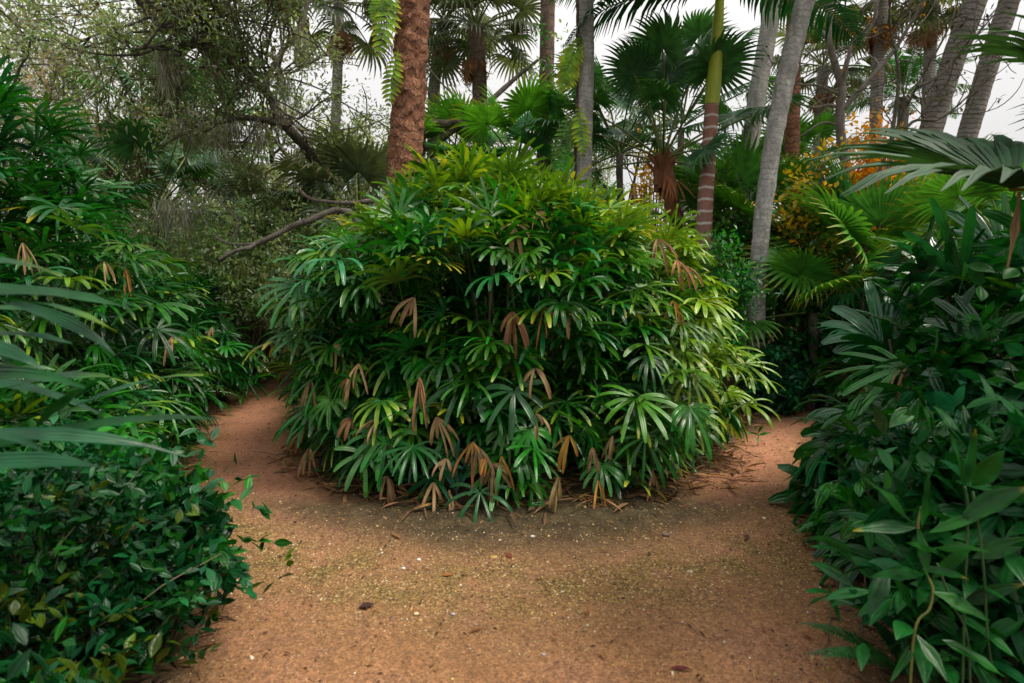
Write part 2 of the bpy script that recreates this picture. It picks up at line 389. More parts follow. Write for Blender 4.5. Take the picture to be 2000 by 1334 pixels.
def ground_material():
    m, t, N = newmat('sandy_soil')
    out = N('ShaderNodeOutputMaterial'); pb = N('ShaderNodeBsdfPrincipled'); pb.inputs['Roughness'].default_value = 0.95
    pb.inputs['Specular IOR Level'].default_value = 0.15
    at = N('ShaderNodeAttribute'); at.attribute_name = 'tint'; sp = N('ShaderNodeSeparateColor'); lk(t, at.outputs['Color'], sp.inputs[0])
    g = N('ShaderNodeNewGeometry')
    def noi(sc, det=5, rough=0.6):
        n = N('ShaderNodeTexNoise'); n.inputs['Scale'].default_value = sc; n.inputs['Detail'].default_value = det; n.inputs['Roughness'].default_value = rough
        lk(t, g.outputs['Position'], n.inputs['Vector']); return n.outputs[0]
    def ramp(x, stops):
        r = N('ShaderNodeValToRGB'); e = r.color_ramp.elements
        while len(e) < len(stops): e.new(0.5)
        for k, (p_, c_) in zip(e, stops): k.position = p_; k.color = (*c_, 1)
        lk(t, x, r.inputs[0]); return r.outputs[0]
    def mix(f, a, b, bt='MIX'):
        n = N('ShaderNodeMix'); n.data_type = 'RGBA'; n.blend_type = bt
        if hasattr(f, 'node'): lk(t, f, n.inputs[0])
        else: n.inputs[0].default_value = f
        for s, v in ((6, a), (7, b)):
            if hasattr(v, 'node'): lk(t, v, n.inputs[s])
            else: n.inputs[s].default_value = (*v, 1)
        return n.outputs[2]
    def mrange(x, a, b, c=0.0, d=1.0):
        n = N('ShaderNodeMapRange')
        for i, v in enumerate((a, b, c, d)): n.inputs[i + 1].default_value = v
        lk(t, x, n.inputs[0]); return n.outputs[0]
    def mul(a, b):
        n = N('ShaderNodeMath'); n.operation = 'MULTIPLY'; lk(t, a, n.inputs[0]); lk(t, b, n.inputs[1]); return n.outputs[0]
    sand = ramp(noi(1.3, 6), [(0.3, (0.18, 0.087, 0.038)), (0.5, (0.275, 0.138, 0.063)), (0.68, (0.36, 0.172, 0.094))])
    sand = mix(mrange(noi(26, 6, 0.75), 0.42, 0.66, 0, 0.65), sand, (0.15, 0.075, 0.04))
    sand = mix(mrange(noi(95, 5, 0.85), 0.50, 0.66, 0, 0.5), sand, (0.13, 0.066, 0.035))
    sand = mix(mrange(noi(2.6, 8, 0.7), 0.5, 0.66, 0, 0.55), sand, (0.14, 0.075, 0.045))
    lu = N('ShaderNodeAttribute'); lu.attribute_name = 'luv'; ls = N('ShaderNodeSeparateXYZ'); lk(t, lu.outputs['Vector'], ls.inputs[0])
    sand = mix(mul(ls.outputs[0], mrange(noi(3, 4), 0.3, 0.6, 0.5, 0.95)), sand, (0.38, 0.172, 0.104))
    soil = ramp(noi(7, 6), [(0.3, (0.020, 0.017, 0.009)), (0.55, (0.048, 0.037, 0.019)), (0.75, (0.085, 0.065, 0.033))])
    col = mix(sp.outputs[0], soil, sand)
    grav = ramp(noi(60, 4, 0.8), [(0.4, (0.05, 0.036, 0.014)), (0.5, (0.13, 0.085, 0.030)), (0.62, (0.30, 0.20, 0.065))])
    col = mix(mul(sp.outputs[1], mrange(noi(4, 5), 0.3, 0.6)), col, grav)
    v1 = N('ShaderNodeTexVoronoi'); v1.inputs['Scale'].default_value = 75; lk(t, g.outputs['Position'], v1.inputs['Vector'])
    sc = N('ShaderNodeSeparateColor'); lk(t, v1.outputs['Color'], sc.inputs[0])
    speck = ramp(sc.outputs[1], [(0.0, (0.03, 0.02, 0.015)), (0.45, (0.16, 0.09, 0.05)), (0.7, (0.36, 0.22, 0.10)), (0.97, (0.5, 0.40, 0.26))])
    pw = N('ShaderNodeMath'); pw.operation = 'MULTIPLY_ADD'; pw.inputs[1].default_value = 0.7; pw.use_clamp = True; lk(t, sp.outputs[1], pw.inputs[0]); lk(t, mrange(noi(1.1, 6, 0.7), 0.42, 0.68, 0.02, 0.6), pw.inputs[2])
    col = mix(mul(pw.outputs[0], mul(mrange(sc.outputs[0], 0.66, 0.70, 0, 0.9), mrange(v1.outputs['Distance'], 0.40, 0.5, 1, 0))), col, speck)
    v2 = N('ShaderNodeTexVoronoi'); v2.inputs['Scale'].default_value = 120; lk(t, g.outputs['Position'], v2.inputs['Vector'])
    s2 = N('ShaderNodeSeparateColor'); lk(t, v2.outputs['Color'], s2.inputs[0])
    v3 = N('ShaderNodeTexVoronoi'); v3.inputs['Scale'].default_value = 48; lk(t, g.outputs['Position'], v3.inputs['Vector'])
    s3 = N('ShaderNodeSeparateColor'); lk(t, v3.outputs['Color'], s3.inputs[0])
    gr = N('ShaderNodeMath'); gr.operation = 'MULTIPLY'; lk(t, mrange(s2.outputs[0], 0, 1, 0.72, 1.36), gr.inputs[0]); lk(t, mrange(s3.outputs[1], 0, 1, 0.86, 1.18), gr.inputs[1])
    col = mix(1.0, col, gr.outputs[0], 'MULTIPLY')
    lk(t, col, pb.inputs['Base Color'])
    a = N('ShaderNodeMath'); a.operation = 'MULTIPLY_ADD'; a.inputs[1].default_value = 0.5
    lk(t, v1.outputs['Distance'], a.inputs[0]); lk(t, noi(45, 8, 0.8), a.inputs[2])
    bp = N('ShaderNodeBump'); bp.inputs['Strength'].default_value = 0.8; bp.inputs['Distance'].default_value = 0.012
    lk(t, a.outputs[0], bp.inputs['Height']); lk(t, bp.outputs[0], pb.inputs['Normal']); lk(t, pb.outputs[0], out.inputs[0])
    return m
M_GROUND = ground_material()
nx, ny = len(gx), len(gy)
ii, jj = np.meshgrid(np.arange(ny - 1), np.arange(nx - 1), indexing='ij')
QG = np.stack([ii * nx + jj, ii * nx + jj + 1, (ii + 1) * nx + jj + 1, (ii + 1) * nx + jj], -1).reshape(-1, 4)
VG = np.stack([GX, GY, GZ], -1).reshape(-1, 3)
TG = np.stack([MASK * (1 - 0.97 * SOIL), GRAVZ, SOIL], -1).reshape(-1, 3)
onpath = (SD.reshape(-1)[QG].mean(1) < 0.0)
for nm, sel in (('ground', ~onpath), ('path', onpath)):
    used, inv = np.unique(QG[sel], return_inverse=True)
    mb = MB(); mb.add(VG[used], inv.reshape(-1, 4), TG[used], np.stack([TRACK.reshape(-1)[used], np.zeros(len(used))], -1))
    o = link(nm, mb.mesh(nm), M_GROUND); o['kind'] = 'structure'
def gz(x, y):
    i = int(np.clip(np.searchsorted(gy, y), 0, ny - 1)); j = int(np.clip(np.searchsorted(gx, x), 0, nx - 1))
    return float(GZ[i, j])

# ------------------------------------------------------------------ lady palm clumps
def palmate(mb, hub, axis, up, L, nseg, spread, W, droop, c0, c1, tip, prof='rhapis', fold=0.3, lift=0.12, dpow=1.0, jit=0.06, twist=0.15, short=0.3):
    n = len(hub)
    idx = np.repeat(np.arange(n), nseg)
    j = np.concatenate([np.linspace(-1, 1, k) for k in nseg])
    th = j * spread[idx] / 2 + rng.normal(0, jit, len(idx))
    tan = nrm(np.cross(up, axis))
    d = axis[idx] * np.cos(th)[:, None] + tan[idx] * np.sin(th)[:, None] + up[idx] * (lift + rng.normal(0, 0.07, len(idx)))[:, None]
    d = nrm(d)
    Ls = L[idx] * (1 - short * np.abs(j) ** 1.5) * rng.uniform(0.85, 1.08, len(idx))
    blades(mb, hub[idx] + d * 0.008, d, up[idx], Ls, W[idx] * rng.uniform(0.8, 1.15, len(idx)), droop[idx] * rng.uniform(0.7, 1.3, len(idx)),
           prof=prof, fold=fold, c0=c0[idx] * rng.uniform(0.85, 1.15, (len(idx), 1)), c1=c1[idx], tip=tip[idx], dpow=dpow, twist=twist)

class Clump:
    def __init__(s, cx, cy, rx, ry, H, p=3.0, rot=0.0):
        s.c = np.array([cx, cy, 0.0]); s.rx, s.ry, s.H, s.p, s.rot = rx, ry, H, p, rot
    def f(s, q):
        v = q - s.c
        c, n = math.cos(s.rot), math.sin(s.rot)
        x, y = v[0] * c + v[1] * n, -v[0] * n + v[1] * c
        return (math.hypot(x / s.rx, y / s.ry)) ** s.p + (max(v[2], 0) / s.H) ** s.p
    def hit(s, px, py, scale=1.0):
        r = nrm(ray(px, py)); o = np.array([0, 0, CAMZ])
        for d in np.arange(0.5, 14, 0.02):
            if s.f(o + r * d) < scale: return o + r * d
        return None
    def sample(s, n, rlo, rhi, zlo=0.05, back=0.3):
        out, nor, fac = [], [], []
        c, sn = math.cos(s.rot), math.sin(s.rot)
        while len(out) < n:
            a = random.uniform(0.02, math.pi / 2 - 0.03); az = random.uniform(0, 2 * math.pi)
            r, z = math.cos(a) ** (2 / s.p), math.sin(a) ** (2 / s.p)
            if random.random() > r * 0.9 + 0.12 or z * s.H < zlo: continue
            x, y = s.rx * r * math.cos(az), s.ry * r * math.sin(az)
            k = random.uniform(rlo, rhi)
            k *= 1 + 0.27 * noise.noise(Vector((x * 1.3, y * 1.3, z * s.H * 1.5 + s.c[0])))
            wx, wy = x * c - y * sn, x * sn + y * c
            q = np.array([s.c[0] + wx * k, s.c[1] + wy * k, z * s.H * min(k, 1.06)])
            m = np.array([wx / s.rx ** 2, wy / s.ry ** 2, 0.0]); m = m / max(np.linalg.norm(m), 1e-6)
            no = m * r ** (s.p - 1) + np.array([0, 0, 1.0]) * z ** (s.p - 1); no /= np.linalg.norm(no)
            view = np.array([0, 0, CAMZ]) - q
            if view.dot(no) < -0.25 * np.linalg.norm(view) and random.random() > back: continue
            out.append(q); nor.append(no); fac.append(k)
        return np.array(out), np.array(nor), np.array(fac)

def rhapis_params(hub, nor, Lr, Wr, lime, dark=1.0, yellow=0.10):
    n = len(hub)
    hz = nor.copy(); hz[:, 2] = 0; hz = nrm(hz + rng.normal(0, 0.45, (n, 3)) * [1, 1, 0])
    el = np.clip(nor[:, 2], 0, 1) * 1.35 - 0.70 + rng.normal(0, 0.42, n)
    axis = nrm(hz * np.cos(el)[:, None] + np.array([0, 0, 1.0]) * np.sin(el)[:, None])
    z = np.tile([0, 0, 1.0], (n, 1)) + rng.normal(0, 0.28, (n, 3)) + hz * 0.35
    up = nrm(z - axis * (z * axis).sum(1, keepdims=True))
    L = rng.uniform(Lr[0], Lr[1], n); W = rng.uniform(Wr[0], Wr[1], n)
    nseg = rng.integers(6, 12, n)
    spread = rng.uniform(rad(170), rad(250), n)
    droop = rng.uniform(0.5, 1.6, n) * np.where(nor[:, 2] > 0.75, 0.5, 1)
    c0 = mixc(DEEP, GREEN, rng.uniform(0.1, 1.0, n))
    isb = rng.random(n) < 0.2
    c0[isb] = mixc(BLUEG, GREEN, rng.uniform(0, 1, isb.sum()))
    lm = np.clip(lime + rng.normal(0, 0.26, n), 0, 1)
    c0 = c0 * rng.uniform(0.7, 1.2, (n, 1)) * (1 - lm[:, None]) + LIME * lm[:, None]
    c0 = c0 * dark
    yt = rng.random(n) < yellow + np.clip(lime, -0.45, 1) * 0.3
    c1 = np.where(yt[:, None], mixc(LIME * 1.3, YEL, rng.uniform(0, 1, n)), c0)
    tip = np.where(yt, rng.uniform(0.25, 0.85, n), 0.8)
    return [hub, axis, up, L, nseg, spread, W, droop, c0, c1, tip]
def pick(args, sel): return [a[sel] for a in args]

def dead_leaf(parent, q, L=0.34, n=6, spr=50, col=None, mat=None, W=0.03, ax=(0, 0, -1.0), out=(0, -1, 0)):
    mb = MB(); col = TAN if col is None else np.asarray(col)
    col = (col * 0.4 + 0.6 * random.choice([np.array([0.36, 0.28, 0.20]), np.array([0.33, 0.26, 0.16]), np.array([0.48, 0.24, 0.05]), np.array([0.24, 0.12, 0.06]), np.array([0.45, 0.33, 0.22])])) * random.uniform(0.75, 1.15)
    col = np.array([col[0], max(col[1], col[0] * 0.52), min(col[2], col[0] * 0.36)])
    one = lambda v: np.array([v], float)
    axis = nrm(np.array(ax) + rng.normal(0, 0.30, 3) + np.array(out) * 0.2); o_ = np.array(out, float)
    up = nrm(o_ - axis * o_.dot(axis))
    palmate(mb, one(q), one(axis), one(up), one(L * random.uniform(0.8, 1.1)), np.array([n]), one(rad(spr * random.uniform(0.5, 1.0))), one(W * random.uniform(0.6, 0.95)), one(1.6), one(col), one(col * [0.7, 0.55, 0.5]), one(0.5), fold=0.9, lift=0.3, twist=0.8, jit=0.3, short=0.5)
    return part('dead_leaf', mb, mat or M_DRY, parent)

def lady_palm(cl, label, n_out, n_in, n_parts, Lr, Wr, limef, dead=(), canes=60, group=None, dark=1.0, name='lady_palm', rlo=0.86, rhi=1.06):
    t = thing(name, label, 'palm shrub', (cl.c[0], cl.c[1], 0), group)
    hub, nor, fac = cl.sample(n_out, rlo, rhi)
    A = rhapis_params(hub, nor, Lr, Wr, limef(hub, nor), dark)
    view = np.array([0, 0, CAMZ]) - hub; dist = np.linalg.norm(view, axis=1)
    facing = (nor * view).sum(1) / dist
    inframe = (np.abs(hub[:, 0] / hub[:, 1]) < 0.9) & (hub[:, 1] > 0.5)
    score = np.clip(facing, 0.05, 1) * A[3] / dist * (fac > np.quantile(fac, 0.3)) * inframe
    order = np.argsort(-score)[:n_parts]
    for i in order:
        mb = MB(); a = pick(A, [i])
        palmate(mb, *a)
        blades(mb, a[0], nrm(-a[1] * 0.6 - [[0, 0, 0.7]]), a[2], 0.28, 0.007, 0.3, prof='stem', c0=a[8] * 0.8)
        part('fan_leaf', mb, M_RHAPIS, t)
    rest = np.ones(len(hub), bool); rest[order] = False
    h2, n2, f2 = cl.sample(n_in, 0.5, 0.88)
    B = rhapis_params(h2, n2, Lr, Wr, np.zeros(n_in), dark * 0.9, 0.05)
    mb = MB()
    palmate(mb, *pick(A, rest)); palmate(mb, *B)
    blades(mb, hub[rest], nrm(-A[1][rest] * 0.6 - [[0, 0, 0.7]]), A[2][rest], 0.28, 0.007, 0.3, prof='stem', c0=A[8][rest] * 0.8)
    o = part('foliage', mb, M_RHAPIS, t); o['kind'] = 'stuff'
    mb = MB(); c, sn = math.cos(cl.rot), math.sin(cl.rot)
    for k in range(canes):
        a_, r_ = random.uniform(0, 6.28), math.sqrt(random.random()) * 0.8
        x, y = cl.rx * r_ * math.cos(a_), cl.ry * r_ * math.sin(a_)
        wx, wy = x * c - y * sn, x * sn + y * c
        h = cl.H * (1 - r_ ** 3) ** 0.33 * random.uniform(0.6, 0.95)
        b = np.array([cl.c[0] + wx * 0.85, cl.c[1] + wy * 0.85, -0.03]); e = np.array([cl.c[0] + wx * 1.05, cl.c[1] + wy * 1.05, h])
        m_ = (b + e) / 2 + rng.normal(0, 0.06, 3)
        tube(mb, spline([b, m_, e], 4), 0.010, 6, np.array([0.05, 0.045, 0.025]) * random.uniform(0.5, 1.4))
    part('stem', mb, M_STEM, t)
    for d in dead:
        q = cl.hit(d[0], d[1], 1.12)
        if q is None: continue
        dead_leaf(t, q + np.array([0, -0.06, 0.02]), *d[2:])
    return t

CL = Clump(-0.04, 5.95, 2.06, 1.86, 2.58, 2.5)
def sunlit_lime(h, n):
    return np.clip(-0.10 + 0.75 * np.clip((h[:, 0] - 0.6) / 1.1, 0, 1) + 0.62 * np.clip((h[:, 2] - 1.7) / 0.7, 0, 1), 0, 0.85)  # sun glow on the clump's top and +X side painted into leaf colour
T2 = TAN
CENTER_DEAD = [
    (812, 585, 0.36, 6, 40, T2 * 0.7), (705, 712, 0.30, 5, 80, T2 * 1.1), (822, 738, 0.42, 4, 22, T2 * [1.2, 1.1, 1.2]), (1000, 612, 0.36, 7, 40, T2 * [1.0, 1.05, 1.2]),
    (1060, 605, 0.30, 5, 120, T2 * 0.9), (1100, 618, 0.26, 3, 40, T2), (1003, 443, 0.34, 7, 110, T2 * [1.1, 1.1, 1.3]), (1135, 448, 0.36, 6, 130, YEL * 0.8),
    (1280, 472, 0.34, 6, 80, T2 * [1.2, 1.0, 1.2]), (590, 580, 0.34, 6, 45, T2 * [1.3, 0.9, 0.9]), (962, 905, 0.36, 6, 90, T2 * 0.85), (1110, 850, 0.36, 5, 60, YEL * 0.6),
    (1165, 935, 0.34, 4, 22, T2 * 0.7), (1270, 915, 0.30, 5, 40, T2 * 0.6), (662, 668, 0.28, 4, 30, T2), (612, 742, 0.40, 6, 40, T2 * 0.5),
    (745, 822, 0.28, 4, 50, T2 * 0.7), (925, 862, 0.34, 5, 70, T2 * 0.75), (1440, 750, 0.30, 5, 50, T2 * 0.8), (1318, 512, 0.36, 6, 70, T2 * [1.2, 1.1, 1.3]),
    (1045, 722, 0.28, 4, 90, T2 * 0.7), (1050, 420, 0.30, 6, 100, T2 * 0.9), (690, 735, 0.28, 4, 60, T2), (1330, 525, 0.3, 5, 60, T2), (1185, 975, 0.25, 5, 50, T2 * 0.8),
    (850, 940, 0.25, 5, 60, T2 * 0.7), (1090, 930, 0.32, 5, 40, YEL * 0.45), (760, 870, 0.3, 5, 50, YEL * 0.4), (1310, 590, 0.3, 6, 60, T2 * [1.1, 1, 1.1])]
lady_palm(CL, 'huge rounded lady palm clump standing alone in the fork of the sandy path', 1200, 800, 100, (0.24, 0.42), (0.025, 0.041), sunlit_lime, CENTER_DEAD + [(random.uniform(600, 1440), random.uniform(800, 960), random.uniform(0.2, 0.32), random.choice([4, 5, 6]), random.uniform(25, 90), TAN * random.uniform(0.4, 0.9)) for k in range(13)], canes=120)

left_lime = lambda h, n: -0.38 + 0.30 * (h[:, 0] > -3.6)
lady_palm(Clump(-4.75, 4.7, 1.8, 1.75, 3.0, 2.4), 'tallest dark lady palm hedge, higher than the clumps beyond it', 820, 280, 80, (0.25, 0.42), (0.024, 0.040), left_lime,
          [(215, 515, 0.34, 5, 60, YEL * 0.8), (255, 520, 0.34, 6, 60, TAN), (345, 660, 0.3, 5, 30, TAN * 0.8), (60, 480, 0.3, 5, 40, TAN)], canes=50, dark=0.8)
lady_palm(Clump(-5.0, 7.3, 1.3, 1.6, 1.75, 2.6), 'mid height lady palm clump between the tall dark hedge and the path bend', 330, 140, 50, (0.27, 0.4), (0.028, 0.042), left_lime,
          [(420, 640, 0.3, 5, 40, YEL * 0.7)], canes=40, dark=0.9)
lady_palm(Clump(-5.55, 9.9, 1.15, 1.5, 0.95, 2.6), 'lowest lady palm clump, arching over the far bend of the narrow path', 230, 80, 40, (0.3, 0.45), (0.03, 0.045), left_lime,
          [(505, 660, 0.4, 5, 60, YEL)], canes=30, dark=0.85)
lady_palm(Clump(-3.3, 3.55, 0.9, 0.75, 0.95, 2.6), 'low lady palm below the tall hedge with yellowing leaves over the path edge', 150, 70, 50, (0.25, 0.38), (0.028, 0.04), left_lime,
          [(285, 825, 0.22, 5, 40, TAN)], canes=25, dark=0.8)
right_lime = lambda h, n: np.full(len(h), -0.42)
lady_palm(Clump(3.42, 3.6, 1.35, 1.1, 1.75, 2.4), 'lady palm with broad grey-green ribbed segments leaning over the path at the shrub', 190, 90, 70, (0.34, 0.50), (0.050, 0.085), right_lime,
          [(1820, 690, 0.36, 3, 25, YEL * 0.6), (1760, 720, 0.3, 6, 80, TAN * 0.5), (1690, 600, 0.3, 3, 25, TAN)], canes=30, dark=0.75)

lady_palm(Clump(2.52, 3.05, 0.55, 0.45, 1.25, 2.4), 'small lady palm with drooping ribbed fans at the sand edge before the broad one', 60, 26, 40, (0.30, 0.44), (0.040, 0.062), right_lime, [], canes=12, dark=0.8)

# ------------------------------------------------------------------ fan palms: shared frond meshes
def fan_frond(L=0.8, pet=0.9, nseg=34, spread=300, W=0.075, droop=0.9, col=GREEN, tipc=None, lift=0.1, costa=0.0, rows=1.8, prof='fan', dpow=1.6, tip=0.75, petcol=(0.12, 0.16, 0.03), petr=0.012):
    """a frond in its own space: petiole along +X from the origin, then the fan"""
    mb = MB()
    px = np.linspace(0, pet, 6)
    pts = np.stack([px, np.zeros(6), -0.10 * pet * (px / pet) ** 2], -1)
    tube(mb, pts, np.linspace(petr * 1.6, petr, 6), 6, np.array(petcol))
    hub = pts[-1]; ax = nrm(pts[-1] - pts[-2]); up = np.array([0.12, 0, 1.0]); up = nrm(up - ax * up.dot(ax))
    n = nseg; j = np.linspace(-1, 1, n); th = j * rad(spread) / 2
    tan = np.cross(up, ax)
    d = ax * np.cos(th)[:, None] + tan * np.sin(th)[:, None] + up * (lift + 0.25 * np.abs(np.sin(th)) * costa)[:, None]
    c = col * rng.uniform(0.75, 1.25, (n, 1))
    b = np.tile(hub, (n, 1)) + ax * (0.0)
    blades(mb, b, nrm(d), np.tile(up, (n, 1)), L * (1 - 0.22 * np.abs(j) ** 2) * rng.uniform(0.9, 1.05, n), W, droop * rng.uniform(0.6, 1.5, n), prof=prof, fold=0.45, c0=c,
           c1=(tipc if tipc is not None else col), tip=tip, dpow=dpow, twist=0.06)
    return mb.mesh('frond')
def pinnate_frond(L=2.2, nl=44, ll=0.55, lw=0.04, arch=1.1, col=GREEN, tipc=None, ldroop=1.2, prof='leaflet', lift=0.35, petcol=(0.14, 0.17, 0.03), stem=0.018, bare=0.15, vee=0.15):
    mb = MB(); K = 14
    p = np.zeros(3); d = np.array([1.0, 0, 0.0]); pts = [p]; dirs = [d]
    for k in range(K):
        p = p + d * L / K; d = nrm(d + GRAV * arch / K * (k / K) * 2); pts.append(p); dirs.append(d)
    pts, dirs = np.array(pts), np.array(dirs)
    tube(mb, pts, np.linspace(stem, stem * 0.2, K + 1), 6, np.array(petcol))
    s = np.linspace(bare, 0.995, nl); f = s * K; i = np.minimum(f.astype(int), K - 1); fr = (f - i)[:, None]
    q = pts[i] * (1 - fr) + pts[i + 1] * fr; dd = nrm(dirs[i] * (1 - fr) + dirs[i + 1] * fr)
    sh = np.sin(np.clip((s - bare) / (1 - bare), 0, 1) * math.pi * 0.86 + 0.38)
    for sg in (-1, 1):
        lat = np.tile([0, sg * 1.0, vee], (nl, 1))
        dl = nrm(lat + dd * (0.35 + 0.8 * s[:, None] ** 3) + rng.normal(0, 0.05, (nl, 3)))
        up = np.cross(dd, lat) * sg; up = nrm(up)
        blades(mb, q, dl, up, ll * sh * rng.uniform(0.9, 1.08, nl), lw * (0.5 + 0.5 * sh), ldroop * rng.uniform(0.6, 1.4, nl), prof=prof, fold=0.3, c0=col * rng.uniform(0.75, 1.25, (nl, 1)),
               c1=tipc if tipc is not None else col, tip=0.55, dpow=1.3, twist=0.1)
    return mb.mesh('frond')
def add_fronds(t, top, meshes, n, el=(-35, 75), tilt=None, scale=(0.85, 1.1), az=None, mat=None, spin=0.2, skirt=0, skirt_mesh=None, skirt_mat=None, off=0.12):
    for k in range(n):
        me = meshes[k % len(meshes)]
        a = (k * 2.39996 + random.uniform(-.25, .25)) if az is None else random.uniform(*az)
        f = (k + 0.5) / n
        e = rad(el[0] + (el[1] - el[0]) * f + random.uniform(-8, 8))
        o = link('frond', me, mat or M_FAN, t)
        R = Matrix.Rotation(a, 4, 'Z') @ Matrix.Rotation(-e, 4, 'Y') @ Matrix.Rotation(random.gauss(0, spin), 4, 'X')
        s = random.uniform(*scale)
        d = R @ Vector((off, 0, 0))
        o.matrix_local = Matrix.Translation(Vector(top) - t.location + d) @ R @ Matrix.Scale(s, 4)
    for k in range(skirt):
        a = k * 2.39996 + 1; e = rad(random.uniform(-86, -66))
        o = link('dead_frond', skirt_mesh, skirt_mat or M_DRY, t)
        R = Matrix.Rotation(a, 4, 'Z') @ Matrix.Rotation(-e, 4, 'Y') @ Matrix.Rotation(random.gauss(0, 0.3), 4, 'X')
        o.matrix_local = Matrix.Translation(Vector(top) - t.location - Vector((0, 0, 0.15))) @ R @ Matrix.Scale(random.uniform(.7, 1), 4)
FG = np.array([0.020, 0.085, 0.022]); FD = np.array([0.007, 0.045, 0.018]); FGREY = np.array([0.07, 0.10, 0.055])
SABAL = [fan_frond(0.75, 0.8, 30, 280, 0.055, 1.9, FGREY * 1.0, costa=0.6), fan_frond(0.8, 0.9, 28, 260, 0.058, 2.3, FGREY * 1.3, tipc=TAN * 0.5, costa=0.6)]
DARKFAN = [fan_frond(0.62, 1.2, 40, 320, 0.050, 1.4, FD * [4, 2.4, 2]), fan_frond(0.6, 1.4, 38, 300, 0.050, 2.0, FD * [5, 3, 2], tipc=LIME * 0.6)]
PALMETTO = [fan_frond(0.8, 0.75, 32, 250, 0.065, 0.7, GREEN * [5, 1.55, 5], tipc=LIME * 1.2), fan_frond(0.75, 0.9, 32, 280, 0.06, 1.1, GREEN * [5, 1.5, 3], tipc=YEL * 0.8), fan_frond(0.8, 0.8, 30, 230, 0.065, 0.5, BLUEG * [4, 1.7, 1.7])]
DEADFAN = fan_frond(0.7, 0.7, 22, 120, 0.06, 1.2, TAN * 0.55, petcol=(0.2, 0.12, 0.07))

def trunk_pts(pix, d0, d1, ground=True, extra=3.0):
    """pix: (px, py) points from low to high; depth runs d0..d1; reaches the ground and goes on above the frame"""
    n = len(pix)
    pts = [P(x, y, d0 + (d1 - d0) * i / (n - 1)) for i, (x, y) in enumerate(pix)]
    if ground:
        a, b = pts[0], pts[1]; v = (a - b) / max(a[2] - b[2], -99) if a[2] != b[2] else 0
        dz = -a[2] - 0.05
        slope = (b - a) / (b[2] - a[2])
        pts.insert(0, a + np.array([slope[0] * 0.35, slope[1] * 0.35, 1.0]) * dz)
    if extra:
        a, b = pts[-2], pts[-1]; s = (b - a) / (b[2] - a[2])
        pts.append(b + s * extra * 0.5); pts.append(b + s * extra)
    return np.array(pts)
def trunk(t, pts, r0, r1, mat, sides=20, m=10, bump=0.0, bscale=6, flare=0.25, name='trunk'):
    s = spline(pts, m)
    u = np.linspace(0, 1, len(s))
    r = r0 + (r1 - r0) * u + r0 * flare * np.exp(-u * 12)
    mb = MB(); tube(mb, s, r, sides, np.array([1., 1, 1]), bump, bscale)
    part(name, mb, mat, t); return s

# reddish brown palm rising out of the back of the clump
pp = trunk_pts([(786, 420), (792, 300), (800, 150), (808, 0)], 7.3, 7.2, extra=2.6)
b = pp[0]; t = thing('palm_tree', 'thick reddish brown flaky trunk with pale lichen rising behind the clump', 'palm tree', (b[0], b[1], 0))
s = trunk(t, pp, 0.215, 0.185, M_BARK_RED, 44, 26, bump=0.034, bscale=10)
add_fronds(t, s[-1], SABAL, 14, (-25, 75))
RED_TRUNK = s
# grey smooth palm with thin vine
pp = trunk_pts([(1139, 360), (1142, 250), (1145, 120), (1144, 0)], 8.2, 8.2, extra=3)
b = pp[0]; t = thing('palm_tree', 'straight pale grey smooth trunk with a brown root strand on one side', 'palm tree', (b[0], b[1], 0))
s = trunk(t, pp, 0.112, 0.105, M_BARK_GREY, 28, 30, bump=0.005)
GREY_TRUNK = s
add_fronds(t, s[-1], SABAL, 7, (0, 75))
mb = MB(); tube(mb, spline([(x, y, z) for x, y, z in s[10::14]], 6) + np.array([-0.125, -0.03, 0]) + rng.normal(0, 0.004, (len(spline(s[10::14], 6)), 3)), 0.018, 8)
part('aerial_root', mb, M_BARK_BROWN, t)
# leaning grey trunk beside the right branch
pp = trunk_pts([(1470, 800), (1477, 640), (1484, 480), (1508, 290), (1540, 130), (1572, 0)], 7.6, 7.3, ground=True, extra=3)
b = pp[0]; t = thing('palm_tree', 'leaning light grey ringed trunk standing beside the fork path with a vine at its foot', 'palm tree', (b[0], b[1], 0))
s = trunk(t, pp, 0.10, 0.118, M_BARK_GREY, 32, 40, bump=0.010, flare=0.1)
LEAN_TRUNK = s
add_fronds(t, s[-1], SABAL, 7, (0, 75))
# ringed crownshaft palm
pp = trunk_pts([(1375, 440), (1383, 320), (1390, 205)], 8.1, 8.1, extra=0)
b = pp[0]; t = thing('palm_tree', 'slim palm with white-ringed reddish trunk and a yellow-green crownshaft', 'palm tree', (b[0], b[1], 0))
s = trunk(t, pp, 0.115, 0.092, M_RINGED, 28, 14)
sh = spline([s[-1], P(1395, 150, 8.1), P(1400, 80, 8.1), P(1405, 10, 8.1), P(1407, -40, 8.1)], 8)
mb = MB(); tube(mb, sh, np.interp(np.linspace(0, 1, len(sh)), [0, .15, .5, .75, 1], [0.098, 0.102, 0.08, 0.06, 0.048]), 24); part('crownshaft', mb, M_SHAFT, t)
PIN = [pinnate_frond(2.5, 46, 0.75, 0.05, 1.2, GREEN * 0.8, LIME * 0.5, 1.9), pinnate_frond(2.3, 44, 0.7, 0.05, 1.5, FD * 1.4, GREEN, 2.2)]
for a, e in ((176, 4), (198, 14), (160, 24), (225, 5), (330, 12), (8, 6), (45, 45), (120, 50), (280, 30), (250, 20), (186, 40)):
    o = link('frond', PIN[(a // 7) % 2], M_FAN, t)
    o.matrix_local = Matrix.Translation(Vector(sh[-6]) - t.location) @ Matrix.Rotation(rad(a), 4, 'Z') @ Matrix.Rotation(-rad(e), 4, 'Y')
